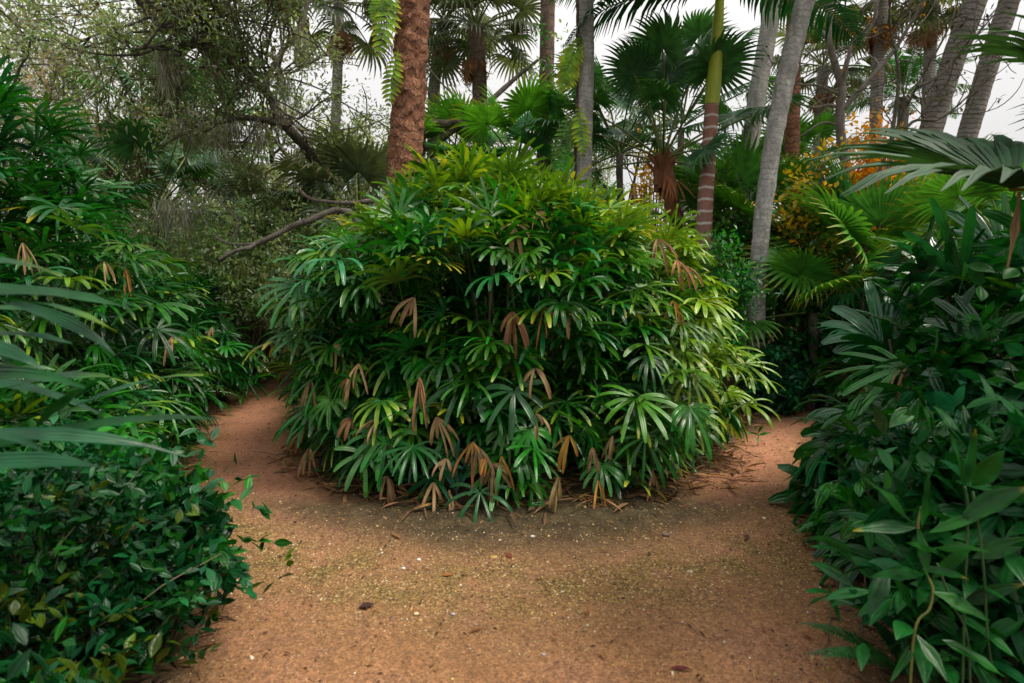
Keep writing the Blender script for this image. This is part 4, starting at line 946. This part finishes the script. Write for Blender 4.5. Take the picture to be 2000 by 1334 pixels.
# climbing leaves on trunks
def climber(label, items, mat=M_LEAF):
    q0 = P(*items[0][0])
    t = thing('climbing_vine', label, 'vine', q0)
    for (a, b, hl, c, tc) in items:
        p, e = P(*a), P(*b); L = np.linalg.norm(e - p)
        me = pinnate_frond(L * 1.08, 13, hl, hl * 0.33, 0.35, np.array(c), np.array(tc), 0.7, 'leaflet', 0.2, (0.2, 0.2, 0.03), 0.010, 0.08, 0.1)
        o = link('leaf', me, mat, t)
        x = nrm(e - p); z = np.array([0, -1.0, 0.25]); z = nrm(z - x * x.dot(z)); y = np.cross(z, x)
        o.matrix_local = Matrix.Translation(Vector(p - q0)) @ Matrix(((x[0], y[0], z[0], 0), (x[1], y[1], z[1], 0), (x[2], y[2], z[2], 0), (0, 0, 0, 1)))
    return t
YG, YT = (0.14, 0.30, 0.01), (0.5, 0.42, 0.02)
climber('yellow-green split-leaf climber clinging to the upper red trunk', [((772, -25, 7.0), (738, 100, 6.8), 0.19, YG, YT), ((778, 95, 7.0), (757, 200, 6.9), 0.15, YG, YT), ((765, -30, 7), (728, 30, 6.9), 0.16, YG, YG)])
climber('drooping split-leaf climber at the foot of the pale grey trunk', [((1112, 220, 8.0), (1085, 320, 7.9), 0.15, (0.05, 0.16, 0.02), YG), ((1130, 205, 7.9), (1140, 300, 7.8), 0.15, YG, YT), ((1125, 225, 8.0), (1110, 290, 7.9), 0.14, (0.05, 0.16, 0.02), YG), ((1110, 265, 8.0), (1092, 345, 7.9), 0.14, GREEN * 1.3, YG)])
climber('yellowing feather leaves hanging left of the pale grey trunk top', [((1135, 70, 8.1), (1100, 150, 8.0), 0.2, YG, YT), ((1128, 110, 8.1), (1097, 170, 8.0), 0.18, YG, YT)])
t = thing('climbing_vine', 'leafy green vine wrapping the narrow brown-footed trunk', 'vine', P(1066, 130, 12.3)); mb, tw = MB(), []
for k in range(26):
    q = P(1066 + random.gauss(0, 8), random.uniform(50, 330), 12.3 + random.gauss(0, .1)); tw.append(np.array([q, q + rng.normal(0, .2, 3) + [0, -.05, 0], q + rng.normal(0, .4, 3)]))
leaves_on(mb, tw, 26, 0.10, 0.05, [GREEN, OAKG * 1.2, BRT[1]], spread=0.12); part('foliage', mb, M_SMALL, t)

# far woodland as one mass
mb = MB(); n = 52000
ang = rng.uniform(-0.95, 0.95, n); dist = rng.uniform(19, 34, n)
x, y = np.tan(ang) * dist, dist + rng.normal(0, .5, n)
hh = np.array([2.0 + 2.8 * (0.5 + noise.noise(Vector((a * 0.16, 3, b * 0.08)))) + 1.5 * noise.noise(Vector((a * 0.7, 1, 0))) for a, b in zip(x, y)])
z = rng.uniform(0, 1, n) ** 0.8 * hh
keep = np.array([noise.noise(Vector((a * 0.55, b * 0.4, c * 0.55))) for a, b, c in zip(x, y, z)]) > -0.08
Bp = np.stack([x, y, z], -1)[keep]; n = len(Bp)
cl_ = np.array([OAKG * 0.9, GREEN * 0.8, OAKG * [1.3, 1.2, 1.1], DEEP])[rng.integers(0, 4, n)] * rng.uniform(0.6, 1.3, (n, 1))
blades(mb, Bp, rng.normal(0, 1, (n, 3)), nrm(rng.normal(0, .6, (n, 3)) + [0, 0, 1]), rng.uniform(0.16, 0.34, n), rng.uniform(0.07, 0.14, n), 0.4, prof='oak', c0=cl_)
o = link('woodland', mb.mesh('woodland'), M_SMALL); tag(o, 'dense green woodland closing the view far behind the palms', 'woodland'); o['kind'] = 'stuff'

# ------------------------------------------------------------------ plants close to the path
def span_blade(mb, a, b, W, droop, prof, c0, c1=None, up=(0, -0.35, 1.0), fold=0.25, sag=0.12, tip=0.7):
    """one long leaf from a towards b; starts above the chord so that its droop brings the tip to b"""
    a, b = np.asarray(a, float), np.asarray(b, float); v = b - a; L = np.linalg.norm(v)
    d = nrm(v) + np.array([0, 0, sag * droop])
    blades(mb, a[None], d[None], np.array([up], float), L * 1.02, W, droop * 0.45, prof=prof, fold=fold, c0=c0, c1=c1, tip=tip, dpow=1.0, twist=0.25, wave=0.10)
NEARG = np.array([0.010, 0.115, 0.018])
t = thing('ginger_plant', 'long strap-leaved plant thrusting glossy blades from the frame edge over the hedge', 'plant', (-1.75, 1.35, 0))
BL = [(-170, 575, 1.35, 232, 590, 1.5, .055), (-170, 600, 1.4, 230, 634, 1.4, .05), (-160, 640, 1.3, 90, 722, 1.35, .05), (70, 840, 1.5, 224, 726, 1.4, .062), (-150, 905, 1.3, 422, 808, 1.55, .032), (100, 815, 1.45, 392, 724, 1.6, .030),
      (-180, 850, 1.25, 360, 884, 1.5, .05), (20, 590, 1.5, 226, 690, 1.5, .04), (-190, 770, 1.4, 165, 742, 1.4, .06), (-100, 800, 1.5, 268, 734, 1.5, .045), (-200, 690, 1.3, 140, 660, 1.45, .05), (-200, 930, 1.2, 200, 905, 1.3, .05),
      (-180, 730, 1.5, 190, 800, 1.6, .05), (-200, 520, 1.4, 120, 530, 1.5, .045), (-200, 830, 1.3, 80, 872, 1.3, .05), (-150, 880, 1.4, 262, 862, 1.5, .045), (-210, 640, 1.5, 60, 600, 1.6, .05)]
for k, (x0, y0, d0, x1, y1, d1, W) in enumerate(BL):
    mb = MB(); c = mixc(NEARG * 0.6, BLUEG * 0.55, [random.random()])[0] * random.uniform(0.6, 1.1)
    span_blade(mb, P(x0, y0, d0), P(x1, y1, d1), W * 0.85, random.uniform(0.8, 1.7), 'strap', c, LIME * 0.6 if k % 4 == 1 else c, up=(0.0, -0.45 if k != 3 else -0.1, 1.0))
    part('leaf', mb, M_STRAP, t)
for k in range(7):
    e = P(-170 + random.uniform(-40, 30), 560 + 55 * k, 1.35 + 0.03 * k); b = np.array([-1.75 + random.uniform(-.12, .12), 1.35 + random.uniform(-.15, .15), -0.02])
    mb = MB(); tube(mb, spline([b, b * .5 + e * .5 + rng.normal(0, .03, 3), e], 5), 0.011, 8, np.array([0.06, 0.12, 0.03])); part('stem', mb, M_STEM, t)

bush(0, 0, 0, 0.68, 0.90, 'bushy vignette-dimmed herb with toothed oval leaves beside the strap-leaved plant', 0.060, 0.026, [DEEP * 0.8, GREEN * 0.35, NEARG * 0.4, BLUEG * 0.35, DEEP, DEEP, DEEP, DEEP, LIME * 0.25], 150, 44, prof='lance', mat=M_LEAF, base=(-1.92, 2.0, 0), ry=0.7, cat='herb', name='leafy_herb', low=0.05, spread=0.025)  # vignette darkness of this corner is put into the leaf colours
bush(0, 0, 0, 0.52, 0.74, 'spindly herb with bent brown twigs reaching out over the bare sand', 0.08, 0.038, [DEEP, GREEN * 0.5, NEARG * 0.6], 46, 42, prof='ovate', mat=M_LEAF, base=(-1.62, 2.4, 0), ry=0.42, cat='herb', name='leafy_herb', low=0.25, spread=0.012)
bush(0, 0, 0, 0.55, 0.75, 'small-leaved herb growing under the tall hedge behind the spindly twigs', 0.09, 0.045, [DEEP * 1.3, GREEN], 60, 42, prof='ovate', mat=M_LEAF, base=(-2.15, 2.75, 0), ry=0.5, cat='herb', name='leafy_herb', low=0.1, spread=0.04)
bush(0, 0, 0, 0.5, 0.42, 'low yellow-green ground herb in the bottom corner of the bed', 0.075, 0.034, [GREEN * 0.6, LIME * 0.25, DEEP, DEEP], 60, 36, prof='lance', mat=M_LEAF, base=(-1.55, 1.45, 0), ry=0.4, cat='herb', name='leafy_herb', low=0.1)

# shrub with veined silvery leaves
bush(0, 0, 0, 0.70, 1.08, 'shrub of veined oval leaves shining silver above the broad ginger leaves', 0.135, 0.068, [DEEP * 1.4, GREEN * 0.8, BLUEG], 80, 44, prof='ovate', mat=leaf_mat('veined_leaf', 0.30, 0.12, 9, 0.4, spec=0.6), base=(2.4, 2.6, 0), ry=0.5, low=0.3, droop=0.5, spread=0.05)
bush(0, 0, 0, 0.45, 0.65, 'dark leafy shrub tucked under the broad ribbed lady palm', 0.10, 0.05, [DEEP * 1.3, GREEN * 0.8], 60, 40, prof='ovate', mat=M_LEAF, base=(2.35, 2.95, 0), ry=0.35, low=0.1)
bush(0, 0, 0, 0.8, 1.7, 'tangled vine shrub with oval leaves on the edge above the silver leaves', 0.12, 0.06, [DEEP * 1.3, GREEN * 0.8, BLUEG * .8], 26, 24, prof='ovate', mat=M_LEAF, base=(2.75, 2.75, 0), ry=0.4, low=0.5)

bush(0, 0, 0, 0.5, 0.95, 'dark broad-leaved plant massed behind the ginger with the bent stem', 0.17, 0.052, [NEARG * 0.8, DEEP * 1.2, NEARG * 0.6], 80, 22, prof='ovate', mat=M_LEAF, base=(1.95, 2.12, 0), ry=0.3, low=0.1, droop=0.6, cat='plant', name='leafy_plant')
t = thing('ginger_plant', 'broad-leaved ginger with a bent yellow stem beside the sand', 'plant', (P(1780, 1334, 1.85)[0], 1.85, 0))
GL = [(1788, 1030, 1691, 936, .075), (1788, 1031, 1668, 1035, .06), (1793, 1033, 1811, 1128, .06), (1804, 1121, 1698, 1125, .06), (1790, 1202, 1735, 1118, .065), (1884, 960, 1856, 845, .075), (1880, 955, 1905, 838, .06), (1900, 950, 1960, 880, .09),
      (1818, 1072, 1930, 1076, .075), (1821, 1156, 1930, 1212, .075), (1822, 1130, 1905, 1060, .055), (1880, 1010, 2010, 950, .09), (1800, 1030, 1812, 925, .05), (1815, 1040, 1940, 1000, .05), (1790, 1240, 1850, 1330, .06), (1790, 1245, 1740, 1330, .045),
      (1860, 1180, 2000, 1140, .075), (1870, 1200, 1990, 1290, .075), (1900, 1090, 2020, 1050, .08), (1840, 1250, 1960, 1320, .07), (1920, 1250, 2010, 1200, .07), (1800, 1110, 1890, 1130, .05), (1850, 1090, 1770, 1060, .05), (1930, 1100, 1990, 1180, .07)]
for k, (x0, y0, x1, y1, W) in enumerate(GL):
    d0 = 1.85 + random.uniform(-.05, .12); mb = MB(); c = mixc(NEARG * 0.75, GREEN * 0.5, [random.random()])[0] * random.uniform(0.6, 1.2)
    span_blade(mb, P(x0, y0, d0), P(x1, y1, d0 - random.uniform(0.02, 0.14)), W * 0.74, random.uniform(0.2, 0.6), 'ovate', c, YEL * 0.7 if k % 5 == 1 else c, up=(0, -0.7, 0.8), tip=0.85, fold=0.3)
    part('leaf', mb, M_LEAF, t)
for pl, c in (([(1780, 1340), (1786, 1236), (1815, 1190), (1822, 1150), (1806, 1110), (1793, 1032), (1800, 990)], (0.15, 0.16, 0.04)), ([(1880, 1400), (1885, 1150), (1890, 1000), (1884, 950)], (0.03, 0.07, 0.02)), ([(1900, 1400), (1890, 1250), (1860, 1180), (1830, 1100)], (0.03, 0.07, 0.02)), ([(1960, 1420), (1930, 1250), (1920, 1100), (1900, 960)], (0.03, 0.07, 0.02))):
    mb = MB(); tube(mb, spline([P(x, y, 1.88) if i else P(x, y, 1.88) * [1, 1, 0] for i, (x, y) in enumerate(pl)], 6), 0.0042, 8, np.array(c)); part('stem', mb, M_STEM, t)

# big grey-sheened fan palm frond at the edge
t = thing('fan_palm', 'huge grey-sheened pleated fan frond reaching in over the broad lady palm', 'fan palm', (3.0, 2.5, 0))
BIG = fan_frond(0.80, 0.95, 40, 250, 0.085, 0.8, np.array([0.02, 0.06, 0.022]), costa=0.5, petr=0.014, dpow=2.2, lift=0.25)
def place_frond(t, me, hub, axis, up, pet, s=1.0, mat=None):
    x = nrm(np.array(axis, float)); z = np.array(up, float); z = nrm(z - x * x.dot(z)); y = np.cross(z, x)
    o = link('frond', me, mat or M_FAN, t)
    o.matrix_local = Matrix.Translation(Vector(np.asarray(hub) - x * pet * s) - t.location) @ Matrix(((x[0], y[0], z[0], 0), (x[1], y[1], z[1], 0), (x[2], y[2], z[2], 0), (0, 0, 0, 1))) @ Matrix.Scale(s, 4)
M_DULL = leaf_mat('dull_fan_leaf', rough=0.5, trans=0.2, veins=5, bump=0.3, spec=0.3)
place_frond(t, BIG, P(1998, 322, 2.25), (-0.93, -0.05, 0.12), (-0.05, -0.35, 0.93), 0.95, 0.95, M_DULL)
place_frond(t, BIG, P(2190, 170, 2.6), (-0.7, 0.2, 0.55), (0.2, -0.3, 0.9), 0.95, 0.9, M_DULL)
mb = MB(); tube(mb, spline([(3.0, 2.5, -0.05), (3.02, 2.5, 1.0), (3.0, 2.5, 1.9)], 6), 0.09, 16, np.array([1., 1, 1]), 0.02, 9); part('trunk', mb, M_BOOT2, t)
add_fronds(t, np.array([3.0, 2.5, 1.85]), [BIG], 6, (25, 75), az=(-1.3, 1.0), mat=M_DULL)
mb = MB(); span_blade(mb, P(1990, 375, 2.2), P(1968, 520, 2.2), 0.045, 0.2, 'strap', TAN * [0.75, 0.9, 1.1], up=(0.3, -1, 0)); part('dead_leaf', mb, M_DRY, t)

# ferns and sprouts by the sand
def fern(base, label, fr, ll=0.045):
    t = thing('fern', label, 'fern', base)
    for (x, y, d) in fr:
        e = P(x, y, d); v = e - base; L = np.linalg.norm(v) * 1.12
        me = pinnate_frond(L, 34, ll, 0.014, 1.0, np.array([0.015, 0.10, 0.022]) * random.uniform(.8, 1.3), None, 0.4, 'leaflet', 0.1, (0.06, 0.12, 0.03), 0.003, 0.08, 0.1)
        o = link('frond', me, M_SMALL, t)
        x_ = nrm(v / L + np.array([0, 0, 0.42])); z = np.array([0, -0.2, 1.0]); z = nrm(z - x_ * x_.dot(z)); y_ = np.cross(z, x_)
        o.matrix_local = Matrix(((x_[0], y_[0], z[0], 0), (x_[1], y_[1], z[1], 0), (x_[2], y_[2], z[2], 0), (0, 0, 0, 1)))
g1 = G(1775, 1320); fern(g1, 'feathery green fern arching over the sand below the ginger', [(1590, 1325, 2.15), (1571, 1256, 2.3), (1625, 1340, 1.95), (1700, 1215, 2.3), (1830, 1230, 2.1), (1760, 1195, 2.4)])
g2 = G(1880, 1330); fern(g2, 'smaller fern in the bottom corner beneath broad ginger leaves', [(1800, 1300, 1.95), (1960, 1290, 2.0), (1900, 1240, 2.2), (1850, 1345, 1.8)])
def sprout(px, py, d, label, leaves, H, W=0.03, col=NEARG, prof='lance', mat=None):
    q = P(px, py, d); b = np.array([q[0], q[1], gz(q[0], q[1])]); t = thing('seedling', label, 'seedling', b)
    mb = MB(); tube(mb, spline([b - [0, 0, .02], (b + q) / 2 + [0.01, 0, 0], q], 4), 0.0035, 6, np.array([0.10, 0.10, 0.05])); part('stem', mb, M_STEM, t)
    mb = MB()
    for (dx, dy, L) in leaves:
        e = P(px + dx, py + dy, d - 0.03); span_blade(mb, q - [0, 0, random.uniform(0, H)], q + nrm(e - q) * L, W, 0.5, prof, col * random.uniform(.8, 1.2))
    part('foliage', mb, mat or M_LEAF, t)
sprout(1620, 1155, 2.35, 'four-leaved sprout standing out on the sand above the fern', [(-60, 0, .12), (-45, 30, .12), (20, 55, .13), (0, -20, .06)], 0.02)
sprout(1690, 1075, 2.35, 'strap-leaved seedling pushing out over the sand below the silver-leaved shrub', [(-90, 10, .2), (-120, -10, .26), (-60, 25, .16), (30, 20, .1)], 0.06, 0.028)
sprout(890, 880, 4.05, 'blue-green broadleaf seedling standing against the base of the clump', [(-45, 0, .13), (45, -5, .14), (-40, 40, .15), (42, 45, .16), (-25, 70, .14), (30, 80, .14), (-50, 55, .16), (10, -30, .1), (48, 20, .14), (-15, 100, .14)], 0.32, 0.045, np.array([0.022, 0.10, 0.06]))
sprout(782, 925, 4.3, 'grey-green rosette seedling at the clump foot near the brown litter', [(-40, 0, .13), (40, 0, .13), (-30, 25, .12), (30, 25, .12), (0, -30, .10), (-20, -25, .1), (20, -22, .1)], 0.06, 0.035, np.array([0.03, 0.09, 0.06]))
sprout(860, 985, 4.0, 'grassy drooping seedling between the blue-green seedling and the sand', [(-55, 10, .2), (40, 15, .18), (-30, -15, .15), (20, -20, .14)], 0.03, 0.02, np.array([0.02, 0.09, 0.045]), 'strap')
sprout(1150, 1000, 4.0, 'tiny leafy seedling under hanging dead leaves at the clump base', [(-30, 0, .1), (30, 0, .1), (-15, 20, .08), (18, 20, .08), (0, -20, .08)], 0.05, 0.03)
sprout(1080, 985, 4.0, 'stubby drooping palm seedling hanging to the ground at the clump base', [(-45, 40, .24), (-15, 50, .25), (15, 50, .25), (45, 30, .22), (-60, 0, .2)], 0.02, 0.05, GREEN, 'strap', M_RHAPIS)
sprout(1215, 930, 4.3, 'pale-veined seedling by the shaded edge of the clump', [(-35, 5, .13), (35, 5, .13), (-20, 30, .12), (25, 30, .12), (0, -25, .1)], 0.08, 0.035, np.array([0.025, 0.09, 0.055]))
sprout(830, 1072, 3.45, 'tiny bright green sprout alone on the gravelly sand', [(-8, 0, .03), (8, 0, .03), (0, -8, .03)], 0.01, 0.012, GREEN * 1.5)
sprout(610, 910, 4.75, 'thin shaded seedling at the clump edge facing the narrow path', [(-20, 0, .1), (15, 10, .1), (10, -20, .09)], 0.03, 0.025)
for k, (x, y) in enumerate([(1480, 870), (1560, 800), (470, 800), (590, 860)]):
    sprout(x, y - 25, G(x, y)[1], ['small weed where the dirt bank meets the shaded branch', 'leafy weed at the dark far bend of the shaded branch', 'green weed on the edge of the narrow path below the hedge', 'low weed beneath the clump overhang by the narrow path'][k],
           [(-25, 0, .12), (25, 0, .12), (-15, -20, .1), (15, -20, .1), (0, 15, .1)], 0.05, 0.03, GREEN)

# fallen leaves on the ground (each one) and fine litter
def flat_leaf(name, x, y, L, W, az, col, label, cat='leaf', prof='lance', curl=0.3):
    b = np.array([x, y, gz(x, y) + 0.008]); mb = MB(); d = np.array([math.cos(az), math.sin(az), 0.10])
    blades(mb, b[None], d[None], np.array([[random.gauss(0, .2), random.gauss(0, .2), 1]]), L, W, 0.18, prof=prof, fold=curl, c0=col, twist=0.2)
    o = link(name, mb.mesh(name, b), M_DRY, None, b); tag(o, label, cat); return o
FL = [(700, 1190, .08, .05, .3, (0.06, 0.03, 0.025), 'dark oval fallen leaf lying alone on the sand by the bushy herb'), (918, 1238, .075, .02, .5, (0.22, 0.08, 0.03), 'rusty slim fallen leaf in the middle of the sand'),
      (1310, 1306, .085, .022, -.2, (0.12, 0.025, 0.025), 'dark red slim fallen leaf near the bottom edge of the sand'), (1180, 1290, .05, .03, 1.6, (0.2, 0.10, 0.04), 'small tan curled leaf left of the dark red leaf'),
      (1145, 1205, .05, .02, 1.2, (0.22, 0.09, 0.03), 'little brown leaf standing on edge on smooth sand'), (862, 1127, .07, .022, .1, (0.25, 0.10, 0.03), 'orange-brown slim leaf on yellow gravel'),
      (1000, 1092, .06, .03, 2.2, (0.18, 0.05, 0.025), 'reddish leaf flake on the gravel below the clump'), (785, 1055, .12, .02, 2.4, (0.28, 0.12, 0.05), 'long curled tan leaf strip on the dark gravel edge'),
      (1590, 1115, .10, .04, -.2, (0.15, 0.09, 0.07), 'grey-brown crumpled leaf on the sand below the sprout'), (1455, 1055, .08, .03, .9, (0.09, 0.05, 0.035), 'dark leaf scrap on the reddish branch path'),
      (1540, 880, .09, .04, .2, (0.42, 0.24, 0.12), 'pale tan leaf on the shaded branch path bend'), (1560, 885, .07, .035, 1.0, (0.45, 0.26, 0.13), 'paler small leaf beside the tan one at the path bend'),
      (405, 882, .14, .02, .1, (0.38, 0.22, 0.12), 'pale straw stalk lying across the narrow path mouth'), (1590, 1255, .06, .03, 2.5, (0.3, 0.12, 0.03), 'orange leaf scrap by the fern tips')]
for (px, py, L, W, az, c, lab) in FL:
    q = G(px, py); flat_leaf('fallen_leaf', q[0], q[1], L, W, az, np.array(c), lab)
def litter(n, region, Lr, Wr, cols, name, label):
    B = np.array([region() for _ in range(n)]); z = np.array([gz(a, b) for a, b in B]) + rng.uniform(0.004, 0.03, n)
    az = rng.uniform(0, 6.28, n); mb = MB()
    c = np.array(cols)[rng.integers(0, len(cols), n)] * rng.uniform(0.6, 1.3, (n, 1))
    blades(mb, np.column_stack([B, z]), np.stack([np.cos(az), np.sin(az), rng.normal(0, .18, n)], -1), nrm(rng.normal(0, .35, (n, 3)) + [0, 0, 1]), rng.uniform(*Lr, n), rng.uniform(*Wr, n), 0.3, prof='lance', fold=0.4, c0=c, twist=0.4)
    o = link(name, mb.mesh(name), M_DRY); tag(o, label, 'litter'); o['kind'] = 'stuff'
def reg_clump():
    a = random.uniform(3.3, 6.2); k = random.uniform(0.55, 1.10); return (2.2 * k * math.cos(a) + 0.03, 6.0 + 1.95 * k * math.sin(a))
litter(1400, reg_clump, (0.06, 0.34), (0.010, 0.035), [TAN * 0.5, TAN * 0.9, TAN * 0.25, (0.12, 0.075, 0.045), (0.26, 0.15, 0.05)], 'leaf_litter', 'brown fallen palm leaf litter under the front of the big clump')
def reg_side():
    while True:
        y = random.uniform(1.4, 9); x = random.choice([-1, 1]) * random.uniform(1.0, 5)
        i = int(np.clip(np.searchsorted(gy, y), 0, ny - 1)); j = int(np.clip(np.searchsorted(gx, x), 0, nx - 1))
        if -0.10 < SD[i, j] < 0.8 and random.random() < 0.35 + 4 * (SD[i, j] > 0.02): return (x, y)
litter(4200, reg_side, (0.03, 0.18), (0.008, 0.03), [TAN * 0.4, (0.08, 0.05, 0.03), (0.05, 0.03, 0.02), TAN * 0.7], 'leaf_litter', 'brown leaf scraps along the shaded edges of the path')
def reg_path():
    while True:
        y = random.uniform(1.9, 8) ; x = random.uniform(-3.8, 3.2)
        i = int(np.clip(np.searchsorted(gy, y), 0, ny - 1)); j = int(np.clip(np.searchsorted(gx, x), 0, nx - 1))
        if SD[i, j] < 0.1: return (x, y)
litter(1700, reg_path, (0.008, 0.04), (0.004, 0.012), [(0.05, 0.03, 0.02), (0.10, 0.05, 0.03), (0.2, 0.09, 0.04)], 'leaf_litter', 'tiny dark twig and leaf crumbs strewn on the sand')
def pebbles(mb, pts, size, cols):
    n = len(pts); s = size[:, None] * rng.uniform(0.55, 1.25, (n, 3)) * [1, 1, 0.6]
    cube = np.array([(-1, -1, -1), (1, -1, -1), (1, 1, -1), (-1, 1, -1), (-.7, -.7, 1), (.7, -.7, 1), (.7, .7, 1), (-.7, .7, 1)]) * 0.55
    V = cube[None] * s[:, None] + rng.normal(0, 0.12, (n, 8, 3)) * s[:, None]
    a = rng.uniform(0, 6.28, n); c_, s_ = np.cos(a)[:, None], np.sin(a)[:, None]
    V = np.stack([V[..., 0] * c_ - V[..., 1] * s_, V[..., 0] * s_ + V[..., 1] * c_, V[..., 2]], -1) + pts[:, None]
    q = np.array([(3, 2, 1, 0), (4, 5, 6, 7), (0, 1, 5, 4), (1, 2, 6, 5), (2, 3, 7, 6), (3, 0, 4, 7)])
    mb.add(V, (q[None] + (np.arange(n) * 8)[:, None, None]).reshape(-1, 4), np.repeat(cols, 8, 0))
PC = np.array([(0.30, 0.19, 0.055), (0.36, 0.25, 0.09), (0.45, 0.38, 0.27), (0.12, 0.08, 0.06), (0.25, 0.14, 0.07), (0.07, 0.05, 0.045)])
pp = []
for k in range(9000):
    if k < 4500:
        a_, r_ = math.radians(random.gauss(270, 34)), random.gauss(3.0, 0.36)
        x, y = r_ * math.cos(a_), 6 + r_ * math.sin(a_)
    else: x, y = reg_path()
    pp.append((x, y, gz(x, y) + 0.001))
pp = np.array(pp); mb = MB()
pebbles(mb, pp, np.exp(rng.normal(-5.35, 0.5, len(pp))), PC[rng.choice(6, len(pp), p=[.28, .2, .12, .14, .16, .10])] * rng.uniform(.7, 1.2, (len(pp), 1)))
M_STONE = leaf_mat('stone', 0.8, 0.0, 1, 0.0, spec=0.3)
o = link('gravel', mb.mesh('gravel'), M_STONE); tag(o, 'fine yellow and white shell gravel scattered over the sandy fork', 'gravel'); o['kind'] = 'stuff'
for k, (px, py, sz, c, lab) in enumerate([(1040, 1047, .035, (0.55, 0.5, 0.45), 'pale rounded stone on the dark gravel below the clump'), (818, 1093, .03, (0.5, 0.45, 0.4), 'flat whitish stone on the gravel left of the pale stone'), (885, 1201, .025, (0.3, 0.27, 0.27), 'small grey stone near the rusty leaf'),
                                         (813, 1200, .03, (0.5, 0.38, 0.2), 'yellowish shell chip between the grey stone and the oval leaf'), (1300, 1047, .05, (0.14, 0.10, 0.08), 'dark lump at the edge of the gravel by the reddish branch path'), (1062, 1278, .022, (0.35, 0.31, 0.3), 'grey pebble on the smooth sand near the frame bottom'), (788, 1110, .025, (0.7, 0.66, 0.6), 'bright white shell piece on the gravel')]):
    q = G(px, py); mb = MB(); th = np.linspace(0, math.pi, 6); 
    V = np.array([[math.sin(a) * math.cos(b) * random.uniform(.8, 1.15), math.sin(a) * math.sin(b) * random.uniform(.6, .9), math.cos(a) * 0.5] for a in th for b in np.linspace(0, 6.283, 9)[:-1]]) * sz / 2
    i, j = np.meshgrid(np.arange(5), np.arange(8), indexing='ij'); Q = np.stack([i * 8 + j, (i + 1) * 8 + j, (i + 1) * 8 + (j + 1) % 8, i * 8 + (j + 1) % 8], -1).reshape(-1, 4)
    b = np.array([q[0], q[1], gz(q[0], q[1]) + sz * 0.15]); mb.add(V + b, Q, np.array(c)); o = link('stone', mb.mesh('stone', b), M_STONE, None, b); tag(o, lab, 'stone')
# small weeds rooted along the path edges: copies of two plants
def weed_edge():
    while True:
        y = random.uniform(2.3, 9); x = random.choice([-1, 1]) * random.uniform(1.0, 5)
        i = int(np.clip(np.searchsorted(gy, y), 0, ny - 1)); j = int(np.clip(np.searchsorted(gx, x), 0, nx - 1))
        if -0.02 < SD[i, j] < 0.16: return np.array([x, y, gz(x, y)])
WL = 'small green weed rooted where the sand meets the planting'
weeds = [bush(0, 0, 0, 0.11, 0.13, WL, 0.055, 0.024, [GREEN * 0.7, DEEP], 9, 15, prof='lance', mat=M_LEAF, base=weed_edge(), cat='weed', name='weed', low=0.2, group='weeds along the path edge', spread=0.01) for k in range(2)]
for k in range(22):
    src = weeds[k % 2]; o = src.copy(); C.objects.link(o); o.location = weed_edge(); o.rotation_euler.z = random.uniform(0, 6.28); sc_ = random.uniform(0.6, 1.3); o.scale = (sc_,) * 3
    for ch in list(src.children):
        c_ = ch.copy(); C.objects.link(c_); c_.parent = o
